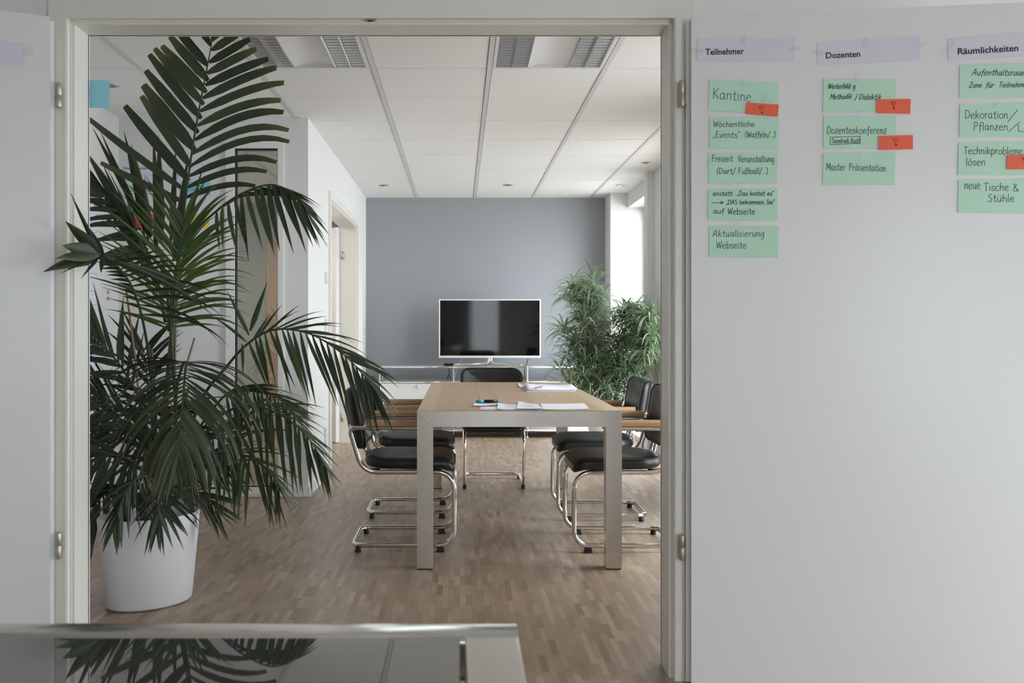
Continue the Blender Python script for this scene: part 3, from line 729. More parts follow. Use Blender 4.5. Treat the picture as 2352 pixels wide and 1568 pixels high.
# blue sticky note on the rear edge of the frame
mb = MB(); Y0 = YF+0.0155
nx, nz = 6, 4; a = P(196, 183, Y0); b = P(248.5, 247, Y0); ids = []
for j in range(nz+1):
    for i in range(nx+1):
        t = i/nx; ids.append(mb.pts([(a.x+(b.x-a.x)*t, Y0+0.012*t*t, a.z+(b.z-a.z)*j/nz)]))
nn = len(mb.v)
for v in list(mb.v): mb.pts([v+Vector((0, 0.0006, 0))])
for j in range(nz):
    for i in range(nx):
        q0 = j*(nx+1)+i
        mb.face([q0, q0+1, q0+nx+2, q0+nx+1], 0, True); mb.face([nn+q0+nx+1, nn+q0+nx+2, nn+q0+1, nn+q0], 0, True)
single(mb, 'sticky_note', M['blue'], 'blank light blue sticky note on the left edge of the door frame', 'sticky note', (a.x, Y0, a.z))

# ------------------------------------------------------------------ papers on the alcove walls
AA = Vector((0, YM, 0)); AN = Vector((0, -1, 0))
def scrib(x0, x1, y, n, a=1.0):
    return [[(x0+(x1-x0)*i/14, y+r*5.0+a*math.sin(i*2.3+r)*0.9) for i in range(15)] for r in range(n)]
AG = 'papers on the alcove wall'
card(AA, AN, [(283, 371), (352, 371), (352, 398), (283, 400)], 'paper_v', 'wall_title_strip', 'white strip with the printed word ending in ten, behind the palm', 'paper strip', AG, off=0.003)
vs, fs = font_mesh('Räumlichkeiten', 0.008); mb = MB(); mx1 = max(v.x for v in vs)
mb.pts([on_plane(AA, AN, 284+55*v.x/mx1, 389-v.y/0.7*6.5, 0.0035) for v in vs])
for f in fs: mb.face(f)
part(mb, 'lettering', M['inkt'], [o for o in C.objects if o.name.startswith('wall_title_strip')][0])
card(AA, AN, [(283, 402), (352, 402), (352, 418), (283, 418)], 'paper_v', 'wall_slip', 'narrow white slip above the green card on the alcove wall', 'paper strip', AG, off=0.003)
card(AA, AN, [(285, 420), (355, 420), (356, 453), (286, 454)], 'green', 'wall_card', 'green card on the alcove wall behind the palm', 'card', AG, scrib(300, 345, 430, 4), 'inkd', 0.003, off=0.003)
card(AA, AN, [(413, 417), (482, 415), (483, 448), (414, 450)], 'blue', 'wall_card', 'light blue card on the alcove wall beside the glazing', 'card', AG, scrib(428, 468, 422, 4), 'inkd', 0.003, off=0.003)
card(AA, AN, [(410, 384), (482, 382), (482, 412), (411, 414)], 'paper_v', 'wall_slip', 'white slip above the light blue card on the alcove wall', 'paper strip', AG, scrib(420, 460, 398, 1), 'inkd', 0.002, off=0.003)
card(AA, AN, [(284, 462), (356, 462), (356, 488), (285, 488)], 'paper_v', 'wall_slip', 'white slip between the green and red cards', 'paper strip', AG, scrib(300, 350, 474, 1), 'inkd', 0.002, off=0.003)
card(AA, AN, [(412, 460), (482, 458), (482, 486), (412, 488)], 'paper_v', 'wall_slip', 'white slip between the light blue and yellow cards', 'paper strip', AG, scrib(425, 460, 474, 1), 'inkd', 0.002, off=0.003)
card(AA, AN, [(288, 493), (356, 491), (357, 525), (289, 527)], 'redw', 'wall_card', 'red card on the alcove wall behind the palm', 'card', AG, scrib(300, 348, 501, 4), 'inkr', 0.003, off=0.003)
card(AA, AN, [(414, 492), (480, 490), (480, 523), (415, 525)], 'yellow', 'wall_card', 'yellow card on the alcove wall behind the palm', 'card', AG, scrib(420, 455, 500, 4), 'inkd', 0.003, off=0.003)
# flip chart sheet on the alcove's left wall
th = thing('flip_chart_sheet', 'tall ruled flip chart sheet with a dark header on the left wall', 'paper', (XL2, 5.4, 0.55))
mb = MB(); mb.box(XL2+0.002, XL2+0.006, 5.05, 5.745, 0.55, 2.05); part(mb, 'sheet', M['paper_v'], th)
mb = MB(); mb.box(XL2+0.006, XL2+0.0066, 5.08, 5.72, 1.955, 2.005); part(mb, 'header_band', mat('grey_print', (120, 122, 128), 0.7), th)
mb = MB(); z = 1.86; kx = 0
while z > 0.6:
    mb.box(XL2+0.006, XL2+0.0066, 5.08, 5.735, z, z+0.004); z -= (0.085, 0.06, 0.11)[kx % 3]; kx += 1
part(mb, 'ruling', M['inkl'], th)
mb = MB(); mb.box(XL2+0.006, XL2+0.016, 5.69, 5.73, 1.88, 1.915, 0, 0.003); part(mb, 'clip', M['satin'], th)
for zz, lb in ((1.357, 'upper of two small round grey magnets on the left wall'), (1.315, 'lower of two small round grey magnets on the left wall')):
    mb = MB(); mb.lathe([(0, 0), (0.013, 0), (0.013, 0.004), (0.010, 0.007), (0, 0.007)], seg=20)
    for v in mb.v: v.x, v.z = v.z+XL2+0.0005, v.x+zz
    for v in mb.v: v.y += 5.93
    single(mb, 'magnet', M['satin'], lb, 'magnet', (XL2, 5.93, zz), 'wall magnets')

# switches and sockets on the left wall
def plate(y, z, hh, n, name, label, cat):
    th = thing(name, label, cat, (XL, y, z))
    mb = MB(); mb.box(XL+0.0005, XL+0.008, y-0.042, y+0.042, z-hh, z+hh, 0, 0.003); part(mb, 'plate', M['switch'], th)
    for q in range(n):
        zc = z-hh+(q+0.5)*2*hh/n
        if 'socket' in name:
            mb = MB(); mb.lathe([(0.019, 0.0), (0.021, 0.0), (0.021, 0.003), (0.019, 0.003)], seg=20)
            for v in mb.v: v.x, v.y, v.z = v.z+XL+0.008, v.x+y, v.y+zc
            part(mb, 'socket_ring', M['switch'], th)
        else:
            mb = MB(); mb.box(XL+0.008, XL+0.012, y-0.03, y+0.03, zc-hh/n+0.008, zc+hh/n-0.008, 0, 0.002); part(mb, 'rocker', M['switch'], th)
plate(6.93, 1.50, 0.045, 1, 'thermostat', 'small white wall control above the light switch by the far door', 'wall control')
plate(6.92, 1.115, 0.078, 2, 'light_switch', 'double white light switch beside the far door frame', 'light switch')
plate(6.90, 0.30, 0.078, 2, 'wall_socket', 'double white socket low on the left wall', 'socket')
plate(9.66, 1.08, 0.042, 1, 'light_switch', 'single white switch in the far left corner', 'light switch')

# ------------------------------------------------------------------ ceiling fixtures
M['louvre'] = mat('mirror_louvre', (228, 228, 228), 0.16, 0.9)
M['lamp'] = mat('fixture_enamel', (224, 224, 224), 0.4)
def fixture(i, label):
    x0, x1 = cell(i); y0, y1 = 4.325, 4.95
    th = thing('ceiling_light', label, 'ceiling light', ((x0+x1)/2, (y0+y1)/2, ZC), 'recessed louvre lights')
    a0, a1, b0, b1 = x0+0.016, x1-0.016, y0+0.003, y1-0.003; f = 0.018
    mb = MB()
    mb.box(a0, a0+f, b0, b1, ZC-0.003, ZC+0.06); mb.box(a1-f, a1, b0, b1, ZC-0.003, ZC+0.03); mb.box(a0+f, a1-f, b0, b0+f, ZC-0.003, ZC+0.03); mb.box(a0+f, a1-f, b1-f, b1, ZC-0.003, ZC+0.03)
    part(mb, 'frame', M['lamp'], th)
    l0 = a0+f; l1 = l0+0.17; r1 = a1-f; r0 = r1-0.17
    mb = MB(); n = 12; rows = []
    for q in range(n+1):
        t = q/n; rows.append(mb.pts([(l1+(r0-l1)*t, b0+f, ZC+0.002+0.018*math.sin(math.pi*t)), (l1+(r0-l1)*t, b1-f, ZC+0.002+0.018*math.sin(math.pi*t))]))
    for q in range(n): mb.face([rows[q], rows[q]+1, rows[q+1]+1, rows[q+1]], 0, True)
    part(mb, 'reflector', M['lamp'], th)
    for (u0, u1) in ((l0, l1), (r0, r1)):
        mb = MB(); mid = (u0+u1)/2
        for a, b in ((u0, mid), (mid, u1)):                       # curved mirror troughs
            rows = []
            for q in range(9):
                t = q/8; zz = ZC+0.045+0.014*math.sin(math.pi*t)
                rows.append(mb.pts([(a+(b-a)*t, b0+f, zz), (a+(b-a)*t, b1-f, zz)]))
            for q in range(8): mb.face([rows[q], rows[q]+1, rows[q+1]+1, rows[q+1]], 0, True)
        for xm in (u0+0.002, mid, u1-0.002): mb.box(xm-0.003, xm+0.003, b0+f, b1-f, ZC-0.001, ZC+0.046)
        nb = 13
        for q in range(nb+1):
            yy = b0+f+(b1-b0-2*f)*q/nb
            for a, b in ((u0, mid), (mid, u1)):
                mb.prism([(yy-0.006, ZC+0.036), (yy+0.006, ZC+0.036), (yy+0.0015, ZC-0.001), (yy-0.0015, ZC-0.001)], 'x', a+0.003, b-0.003)
        part(mb, 'louvre', M['louvre'], th)
fixture(-2, 'square recessed louvre light above the palm, left of the two')
fixture(0, 'square recessed louvre light right of the palm, nearer the right jamb')
def downlight(px, py, label):
    Yd = FPX*(ZC-CAMZ)/(VY-py); p = P(px, py, Yd)
    th = thing('downlight', label, 'downlight', (p.x, p.y, ZC), 'recessed downlights')
    mb = MB(); mb.lathe([(0.034, -0.001), (0.036, -0.004), (0.045, -0.006), (0.049, -0.003), (0.050, -0.0003)], (p.x, p.y, ZC), 28); part(mb, 'ring', M['chrome'], th)
    mb = MB(); mb.lathe([(0.0, -0.001), (0.02, -0.0015), (0.034, -0.001)], (p.x, p.y, ZC), 24); part(mb, 'lens', mat('lamp_lens', (120, 112, 110), 0.25), th)
downlight(880, 425, 'round chrome downlight before the left end of the grey wall')
downlight(1166, 424, 'round chrome downlight before the middle of the grey wall')
downlight(1426, 425, 'round chrome downlight over the window corner at the far right')
downlight(1485, 373, 'round chrome downlight nearest the right jamb')
downlight(255, 197, 'round chrome downlight beside the blue sticky note')

# ------------------------------------------------------------------ conference table
TX0, TX1, TY0, TY1, TZ = -0.199, 0.755, 4.27, 6.48, 0.741
th = thing('conference_table', 'long wooden conference table on a brushed steel frame in the middle', 'table', ((TX0+TX1)/2, (TY0+TY1)/2, 0))
b = 0.073; zt = TZ-0.0025
mb = MB(); mb.box(TX0+0.001, TX1-0.001, TY0+0.003, TY1-0.003, TZ-0.014, TZ, 0, 0.001)
part(mb, 'table_top', M['veneer'], th)
for ya, yb in ((TY0, TY0+b), (TY1-b, TY1)):
    mb = MB(); mb.prism([(TX0+b, zt-b), (TX1-b, zt-b), (TX1, zt-0.012), (TX0, zt-0.012)], 'y', ya, yb)
    if ya == TY0: mb.box(TX0, TX1, ya, ya+0.003, zt-0.0121, zt)
    part(mb, 'crossbar', M['steel'], th)
    for sx_, xa in ((1, TX0), (-1, TX1)):
        mb = MB(); q = [(xa, 0.006), (xa+sx_*b, 0.006), (xa+sx_*b, zt-b-0.0006), (xa, zt-0.0135)]
        mb.prism(q if sx_ > 0 else q[::-1], 'y', ya+0.0005, yb)
        lg = part(mb, 'leg', M['steel'], th)
        mb = MB(); mb.box(min(xa+sx_*0.003, xa+sx_*(b-0.003)), max(xa+sx_*0.003, xa+sx_*(b-0.003)), ya+0.003, yb-0.003, 0, 0.006)
        fp = part(mb, 'foot_pad', M['rubber'], th); fp.parent = lg; fp.location = (0, 0, 0)
for xa in (TX0+0.012, TX1-0.042):
    mb = MB(); mb.box(xa, xa+0.03, TY0+b, TY1-b, zt-0.06, zt-0.0125); part(mb, 'side_rail', M['steel'], th)

# things lying on it
def sheets(name, quads, m, label, cat, lift=0.0008, dz=0.003, group=None, wave=0.0):
    th = thing(name, label, cat, quads[0][0], group)
    return th
def ptab(px, py, z=TZ): return P(px, py, FPX*(CAMZ-z)/(py-VY))
mb = MB(); a = ptab(1093, 926); bq = ptab(1146, 926)
th = thing('felt_marker', 'thick black felt marker with light blue ends on the table', 'marker', ((a.x+bq.x)/2, a.y, TZ))
r = 0.0085
def cyl(x0, x1, r0, r1, name, m):
    mb = MB(); mb.tube([(x0, a.y, TZ+0.0105), (x1, a.y, TZ+0.0105)], [r0, r1], 16); part(mb, name, m, th)
M['cyan'] = mat('light_blue_plastic', (70, 170, 210), 0.35)
LN_ = bq.x-a.x
cyl(a.x, a.x+LN_*0.34, r*0.93, r, 'cap', M['cyan']); cyl(a.x+LN_*0.34, a.x+LN_*0.90, r*0.98, r*0.98, 'barrel', M['blackp']); cyl(a.x+LN_*0.90, bq.x, r*0.9, r*0.85, 'end_plug', M['cyan'])
part(MB(), 'unused', M['cyan'], th) if False else None

def flat(name, pts, m, label, cat, z0, th_=0.0015, group=None, extra=None, wave=0.0):
    """a sheet or leaflet lying at height z0 over the table; pts = 4 pixel corners (front-left, front-right, back-right, back-left)"""
    q = [ptab(*p) for p in pts]; c = sum(q, Vector())/4
    th = thing(name, label, cat, (c.x, c.y, z0), group)
    mb = MB(); n = 10; ids = []
    for j in range(2):
        e0, e1 = (q[0], q[1]) if j == 0 else (q[3], q[2])
        for i in range(n+1):
            t = i/n; p = e0.lerp(e1, t); ids.append((p.x, p.y, z0+wave*(2*t-1)**2))
    k0 = mb.pts(ids); k1 = mb.pts([(x, y, z+th_) for x, y, z in ids])
    for i in range(n):
        mb.face([k1+i, k1+i+1, k1+n+2+i, k1+n+1+i]); mb.face([k0+n+1+i, k0+n+2+i, k0+i+1, k0+i])
        mb.face([k0+i, k0+i+1, k1+i+1, k1+i]); mb.face([k0+n+2+i, k0+n+1+i, k1+n+1+i, k1+n+2+i])
    for i in (0, n):
        f = [k0+i, k1+i, k1+n+1+i, k0+n+1+i]; mb.face(f if i == 0 else f[::-1])
    part(mb, 'sheet', M[m], th)
    def at(u, v): return q[0].lerp(q[1], u).lerp(q[3].lerp(q[2], u), v)
    if extra: extra(th, at, z0+th_)
    return th
def lines(rows, u0=0.15, u1=0.85, ink='inkb'):
    def f(th, at, z):
        mb = MB()
        for v in rows:
            pts = [at(u0+(u1-u0)*i/24, v+0.03*math.sin(i*1.9+v*9))+Vector((0, 0, z+0.0004-TZ)) for i in range(25)]
            ribbon(mb, pts, Vector((0, 0, 1)), 0.003)
        part(mb, 'handwriting', M[ink], th)
    return f
def redtab(u0, u1, v0, v1, then=None):
    def f(th, at, z):
        mb = MB(); q = [at(u0, v0), at(u1, v0), at(u1-0.02, (v0+v1)/2), at(u0, v1)]
        mb.slab([p+Vector((0, 0, z+0.0002-TZ)) for p in q], (0, 0, 0.0006)); part(mb, 'red_print', M['redp'], th)
        if then: then(th, at, z)
    return f
LG = 'leaflets on the table'
flat('leaflet', [(1101, 941), (1145, 941), (1142, 934), (1099, 935)], 'paper', 'small white leaflet with a red corner, leftmost on the table edge', 'leaflet', TZ+0.0006, group=LG, extra=redtab(0.0, 0.12, 0.3, 1.0))
flat('leaflet', [(1087, 934), (1140, 932), (1141, 929), (1089, 929)], 'paper', 'curled white leaflet in front of the felt marker', 'leaflet', TZ+0.003, group=LG, wave=0.003)
flat('leaflet', [(1142, 942), (1199, 942), (1192, 932), (1144, 928)], 'paper', 'white leaflet with blue writing and a red corner, left of centre', 'leaflet', TZ+0.003, group=LG, extra=redtab(0.0, 0.2, 0.25, 1.0, lines((0.45, 0.65, 0.85), 0.3, 0.95)), wave=0.003)
flat('leaflet', [(1186, 942), (1247, 942), (1236, 932), (1192, 925)], 'paper', 'white leaflet with blue writing beside the lilac folder', 'leaflet', TZ+0.006, group=LG, extra=redtab(0.0, 0.2, 0.25, 1.0, lines((0.3, 0.5, 0.85), 0.25, 0.75)), wave=0.002)
flat('folder', [(1140, 942.5), (1246, 942.5), (1244, 939), (1146, 939)], 'pink', 'lilac folder under the leaflets at the table edge', 'folder', TZ+0.0004, 0.002)
flat('document', [(1247, 942), (1354, 941), (1341, 928), (1242, 929)], 'paper', 'blank white sheet of paper right of the leaflets', 'paper', TZ+0.0006, 0.003, wave=0.002)
def slope_sheet():
    pass
# loose pile of papers with a red pen
q = [(1212, 900), (1324, 899), (1313, 890), (1207, 888)]
th = thing('paper_pile', 'wavy pile of white documents at the far end of the table', 'papers', ptab(1265, 893))
for k_, dz in enumerate((0.0008, 0.0048, 0.0088, 0.0128)):
    qq = [ptab(x+(-2, 1, 2, -1)[k_]*1.0, y-(0, 1, 0, 1)[k_]*0.4) for x, y in q]; mb = MB(); n = 12; ids = []
    for j in range(2):
        e0, e1 = (qq[0], qq[1]) if j == 0 else (qq[3], qq[2])
        for i in range(n+1):
            t = i/n; p = e0.lerp(e1, t); ids.append((p.x, p.y, TZ+dz+0.009*k_/3*((2*t-1)**4)+0.002*math.sin(5*t)*k_/3))
    k0 = mb.pts(ids); k1 = mb.pts([(x, y, z+0.0030) for x, y, z in ids])
    for i in range(n):
        mb.face([k1+i, k1+i+1, k1+n+2+i, k1+n+1+i], 0, True); mb.face([k0+n+1+i, k0+n+2+i, k0+i+1, k0+i], 0, True)
        mb.face([k0+i, k0+i+1, k1+i+1, k1+i]); mb.face([k0+n+2+i, k0+n+1+i, k1+n+1+i, k1+n+2+i])
    for i in (0, n):
        f = [k0+i, k1+i, k1+n+1+i, k0+n+1+i]; mb.face(f if i == 0 else f[::-1])
    part(mb, 'sheet', M['paper'] if k_ % 2 else M['paper_v'], th)
flat('document', [(1192, 890), (1203, 891.5), (1202, 886), (1192, 883)], 'paper', 'small curled white sheet left of the document pile', 'paper', TZ+0.001, 0.004, wave=0.008)
pa = ptab(1228, 891.5, TZ+0.022); pb = ptab(1244, 888.5, TZ+0.022)
mb = MB(); zz = TZ+0.0235
mb.tube([(pa.x, pa.y, zz), (pa.x*0.8+pb.x*0.2, pa.y*0.8+pb.y*0.2, zz), (pb.x, pb.y, zz)], [0.002, 0.0048, 0.0042], 10)
single(mb, 'pen', mat('dark_red_plastic', (168, 52, 48), 0.35), 'red pen lying on the document pile', 'pen', (pa.x, pa.y, zz))

# ------------------------------------------------------------------ cantilever chairs
def make_chair(label, loc, rz):
    t = thing('cantilever_chair', label, 'chair', loc, 'cantilever chairs round the conference table', rz)
    rt = 0.0125; hb, ha = 0.205, 0.245
    def side(s):
        return [(-0.255, s*hb, 0.034), (0.255, s*hb, 0.034), (0.255, s*hb, 0.402), (-0.205, s*(hb+0.005), 0.402), (-0.268, s*ha, 0.628), (0.085, s*ha, 0.628), (0.115, s*ha, 0.598)]
    l = fillet([Vector((-0.255, 0, 0.034))]+[Vector(p) for p in side(1)], [0, 0.05, 0.075, 0.085, 0.095, 0.022, 0.02, 0], 8)
    r = fillet([Vector((-0.255, 0, 0.034))]+[Vector(p) for p in side(-1)], [0, 0.05, 0.075, 0.085, 0.095, 0.022, 0.02, 0], 8)
    mb = MB(); mb.tube(l[::-1]+r[1:], rt, 12)
    for s in (1, -1):                                            # uprights that carry the backrest
        up = fillet([(-0.12, s*0.17, 0.405), (-0.215, s*0.175, 0.41), (-0.262, s*0.185, 0.60), (-0.268, s*0.185, 0.64)], 0.07, 6)
        mb.tube(up, 0.010, 10)
    part(mb, 'tubular_frame', M['chrome'], t, False)
    for s in (1, -1):
        mb = MB(); prof = [(-0.019, 0), (0.019, 0), (0.019, 0.018), (0.012, 0.030), (-0.012, 0.030), (-0.019, 0.018)]
        xs = [(-0.185, 0), (-0.182, 0.0), (0.06, 0.0), (0.095, -0.004), (0.118, -0.014)]; ids = []
        for x, dz in xs: ids.append(mb.pts([(x, s*ha+a_, 0.6385+b_+dz) for a_, b_ in prof]))
        for i in range(len(xs)-1):
            for j in range(6):
                jj = (j+1) % 6; mb.face([ids[i]+j, ids[i]+jj, ids[i+1]+jj, ids[i+1]+j][::-1])
        mb.face([ids[0]+j for j in range(6)]); mb.face([ids[-1]+j for j in range(6)][::-1])
        part(mb, 'armrest', M['armwood'], t, False)
    for s in (1, -1):
        for x in (-0.228, 0.182):
            mb = MB()
            if x < 0: mb.lathe([(0, 0), (0.014, 0), (0.0155, 0.003), (0.0145, 0.018), (0.012, 0.026), (0, 0.026)], (x, s*hb, 0), 16)
            else: mb.prism([(x-0.018, 0), (x+0.024, 0), (x+0.024, 0.006), (x+0.016, 0.028), (x-0.012, 0.028)], 'y', s*hb-0.012, s*hb+0.012)
            part(mb, 'glide', M['rubber'], t, False)
    mb = MB(); out = rrect(-0.205, 0.262, -0.225, 0.225, (0.06, 0.06, 0.15, 0.15))
    def seatfn(a_, b_, c_): 
        dz = -0.030*max(0, (a_-0.17)/0.09)**2 if a_ > 0.17 else 0
        return (a_, b_, 0.416+c_+dz)
    mb.pad(out, 0.062, 0.026, seatfn, 0, 0.006)
    st = part(mb, 'seat', M['leather'], t, False)
    mb = MB()
    for zc in (0.472,):
        ring = [seatfn(*((0.029+(x-0.029)*0.985), y*0.985), zc-0.416-0.004) for x, y in out]
        mb.tube(ring, 0.0035, 6, closed=True)
    part(mb, 'piping', M['leather'], t, False).parent = st
    mb = MB(); out = rrect(-0.232, 0.232, 0.0, 0.31, (0.05, 0.05, 0.075, 0.075))
    def backfn(a_, b_, c_):
        z = 0.515+b_; x = -0.285-0.16*b_+0.062*(a_/0.232)**2+c_
        return (x, -a_, z)
    def backfn2(a_, b_, c_): return backfn(-a_, b_, c_)
    mb.pad(out, 0.052, 0.022, lambda a_, b_, c_: backfn(a_, b_, c_), 0, 0.004)
    bk = part(mb, 'backrest', M['leather'], t, False)
    mb = MB(); ring = [backfn(x*0.99, y*0.985+0.002, 0.044) for x, y in out]; mb.tube(ring, 0.0035, 6, closed=True)
    part(mb, 'piping', M['leather'], t, False).parent = bk
    return t
ch = make_chair('black cantilever chair nearest the palm, left side of the table', (-0.283, 4.815, 0), 0)
dup(ch, 'black cantilever chair farther back on the left side of the table', (-0.292, 5.63, 0), R(0.5))
dup(ch, 'black cantilever chair on the right of the table, cut by the door jamb', (0.828, 4.80, 0), R(180))
dup(ch, 'black cantilever chair on the right of the table, fully seen backrest', (0.832, 5.545, 0), R(179))
dup(ch, 'black cantilever chair at the head of the table before the television', (0.238, 6.605, 0), R(-90))

# ------------------------------------------------------------------ sideboard
SX = [-0.8125, -0.0625, 0.6875, 1.4375]; SY0, SY1 = 9.35, 9.70; ZS = (0.074, 0.20, 0.568, 0.7215)
th = thing('sideboard', 'long chrome tube sideboard with white fronts along the grey wall', 'sideboard', (0.3125, (SY0+SY1)/2, 0))
mb = MB(); rt = 0.0105
for z in ZS:
    for y in (SY0, SY1): mb.tube([(SX[0], y, z), (SX[-1], y, z)], rt, 10)
    for x in SX: mb.tube([(x, SY0, z), (x, SY1, z)], rt, 10)
for x in SX:
    for y in (SY0, SY1):
        mb.tube([(x, y, 0.03), (x, y, ZS[-1])], rt, 10)
        for z in ZS:
            mb.lathe([(0, -0.0135), (0.0095, -0.0095), (0.0135, 0), (0.0095, 0.0095), (0, 0.0135)], (x, y, z), 12)
part(mb, 'tube_frame', M['chrome'], th)
for x in SX:
    for y in (SY0, SY1):
        mb = MB(); mb.lathe([(0, 0), (0.016, 0), (0.016, 0.008), (0.007, 0.012), (0.007, 0.03), (0, 0.03)], (x, y, 0), 14); part(mb, 'foot', M['chrome'], th)
for i in range(3):
    x0, x1 = SX[i]+rt, SX[i+1]-rt
    for z, nm in ((ZS[3], 'top_panel'), (ZS[2], 'shelf'), (ZS[0], 'bottom_panel')):
        mb = MB(); mb.box(x0, x1, SY0+rt, SY1-rt, z-0.006, z+0.007); part(mb, nm, M['panel'] if nm != 'top_panel' else M['panelg'], th)
    mb = MB(); mb.box(x0+0.002, x1-0.002, SY0-0.004, SY0+0.014, ZS[1]+rt+0.002, ZS[2]-rt-0.003, 0, 0.002)
    fl = part(mb, 'flap_door', M['panel'], th)
    mb = MB(); mb.lathe([(0.0, 0), (0.011, 0), (0.017, 0.002), (0.018, 0.006), (0.013, 0.006), (0.012, 0.003), (0, 0.003)], seg=22)
    for v in mb.v: v.x, v.y, v.z = v.x+(x0+x1)/2, SY0-0.004-v.z, v.y+0.52
    kb = part(mb, 'lock', M['chrome'], th); kb.parent = fl
    mb = MB(); mb.box(x0, x1, SY1-0.012, SY1-0.006, ZS[0]+rt, ZS[2]-rt); part(mb, 'rear_panel', M['panel'], th)
ztop = ZS[3]+0.0105

# television
th = thing('television', 'large flat television with a thin white frame on the sideboard', 'television', (0.311, 9.5, ztop))
tx0, tx1, tz0, tz1 = -0.2165, 0.839, 0.812, 1.4187; bz = 0.013; y0 = 9.49
mb = MB(); mb.box(tx0, tx1, y0, y0+0.03, tz0, tz0+0.022, 0, 0.002); mb.box(tx0, tx1, y0, y0+0.03, tz1-bz, tz1, 0, 0.002); mb.box(tx0, tx0+bz, y0, y0+0.03, tz0+0.022, tz1-bz, 0, 0.002); mb.box(tx1-bz, tx1, y0, y0+0.03, tz0+0.022, tz1-bz, 0, 0.002)
mb.box(tx0+0.01, tx1-0.01, y0+0.012, y0+0.05, tz0+0.01, tz1-0.01)
part(mb, 'bezel', M['white'], th)
mb = MB(); mb.box(tx0+bz-0.001, tx1-bz+0.001, y0+0.004, y0+0.011, tz0+0.021, tz1-bz+0.001); part(mb, 'screen', M['screen'], th)
mb = MB(); cx = 0.311
for s in (-1, 1):
    path = catmull([(cx+s*0.012, y0+0.02, tz0+0.006), (cx+s*0.014, y0+0.015, ztop+0.045), (cx+s*0.05, y0-0.005, ztop+0.024), (cx+s*0.17, y0-0.045, ztop+0.017), (cx+s*0.325, y0-0.085, ztop+0.0095)], 8)
    mb.tube(path, [0.018-0.009*i/(len(path)-1) for i in range(len(path))], 12)
path = catmull([(cx, y0+0.025, tz0+0.004), (cx, y0+0.03, ztop+0.04), (cx, y0+0.07, ztop+0.02), (cx, y0+0.14, ztop+0.0095)], 8); mb.tube(path, [0.018-0.009*i/(len(path)-1) for i in range(len(path))], 12)
part(mb, 'stand', M['chrome'], th)
# small things on and in the sideboard
mb = MB(); a = P(1019.5, 840, 9.46); b_ = P(1041, 834.5, 9.46); mb.box(a.x, b_.x, 9.44, 9.53, ztop, ztop+0.024, 0, 0.004)
single(mb, 'set_top_box', M['blackp'], 'small black box left of the television foot', 'box', (a.x, 9.48, ztop))
mb = MB(); a = P(1044, 840, 9.52); b_ = P(1084, 835, 9.52); mb.box(a.x, b_.x, 9.53, 9.67, ztop, ztop+0.010, 0, 0.001); mb.box(a.x+0.01, b_.x+0.015, 9.54, 9.66, ztop+0.0102, ztop+0.016, 0, 0.001)
single(mb, 'brochure', M['paper'], 'small white booklet lying behind the television foot', 'booklet', ((a.x+b_.x)/2, 9.60, ztop))
def cable(pts, r, label, m='blackp'):
    mb = MB()
    for pl in pts: mb.tube(catmull(pl, 6), r, 6)
    single(mb, 'cable', M[m], label, 'cable', pts[0][0])
cable([[P(1031.5, 845, 9.74), P(1032, 855, 9.74), P(1031, 861, 9.74), P(1025, 872, 9.74)], [P(1031, 861, 9.74), P(1034, 866, 9.74), P(1034.5, 873, 9.74)]], 0.004, 'black forked cable hanging behind the left shelf of the sideboard')
cable([[P(1213, 823, 9.74), P(1210, 833, 9.74), P(1206, 850, 9.74), P(1204, 862, 9.74), P(1200, 873, 9.74)]], 0.004, 'black cable hanging behind the right end of the television')
cable([[P(1061, 823, 9.74), P(1054, 834, 9.74), P(1048, 850, 9.74), P(1044, 874, 9.74)]], 0.0028, 'thin white cable hanging behind the left end of the television', 'white')

cable([[P(1478, 984, 8.05), P(1481, 1003, 8.05), P(1477, 1018, 8.1), (1.60, 8.12, 0.012), (1.45, 8.05, 0.007)]], 0.005, 'black power lead hanging down to the floor behind the right chairs')
cable([[P(1462, 990, 8.15), P(1455, 1006, 8.1), P(1463, 1020, 8.05), (1.62, 8.0, 0.008), (1.50, 7.9, 0.005)]], 0.0035, 'thin white cable looping to the floor behind the right chairs', 'white')

# ------------------------------------------------------------------ foreground table
FZ = 0.7505; fx1 = 0.0727; fy1 = 1.187; fx0 = -1.25; fy0 = 0.30; bw = 0.0655
th = thing('glass_table', 'dark glass table with a rounded steel edge in the foreground', 'table', ((fx0+fx1)/2, (fy0+fy1)/2, 0))
def bullnose(y0, y1, z0, z1, r=0.014):
    out = []
    for cy, cz, a0 in ((y0+r, z0+r, 180), (y1-r, z0+r, 270), (y1-r, z1-r, 0), (y0+r, z1-r, 90)):
        for j in range(6): a = R(a0+90*j/5); out.append((cy+r*math.cos(a), cz+r*math.sin(a)))
    return out
for (ya, yb) in ((fy1-0.060, fy1), (fy0, fy0+0.060)):
    mb = MB(); k = bullnose(ya, yb, FZ-0.06, FZ); mb.prism(k, 'x', fx0, fx1)
    o = part(mb, 'end_bar', M['bar'], th)
    for p in o.data.polygons: p.use_smooth = len(p.vertices) == 4 and abs(p.normal.x) < 0.5
for (xa, xb) in ((fx1-0.0665, fx1), (fx0, fx0+0.0665)):
    mb = MB(); mb.prism(bullnose(xa, xb, FZ-0.06, FZ-0.001, 0.004), 'y', fy0+0.0615, fy1-0.0615); part(mb, 'side_bar', M['bar'], th)
mb = MB(); mb.box(fx0+0.0725, fx1-0.0725, fy0+0.0625, fy1-0.0625, FZ-0.014, FZ-0.0015, 0, 0.001); part(mb, 'glass_top', M['tableglass'], th)
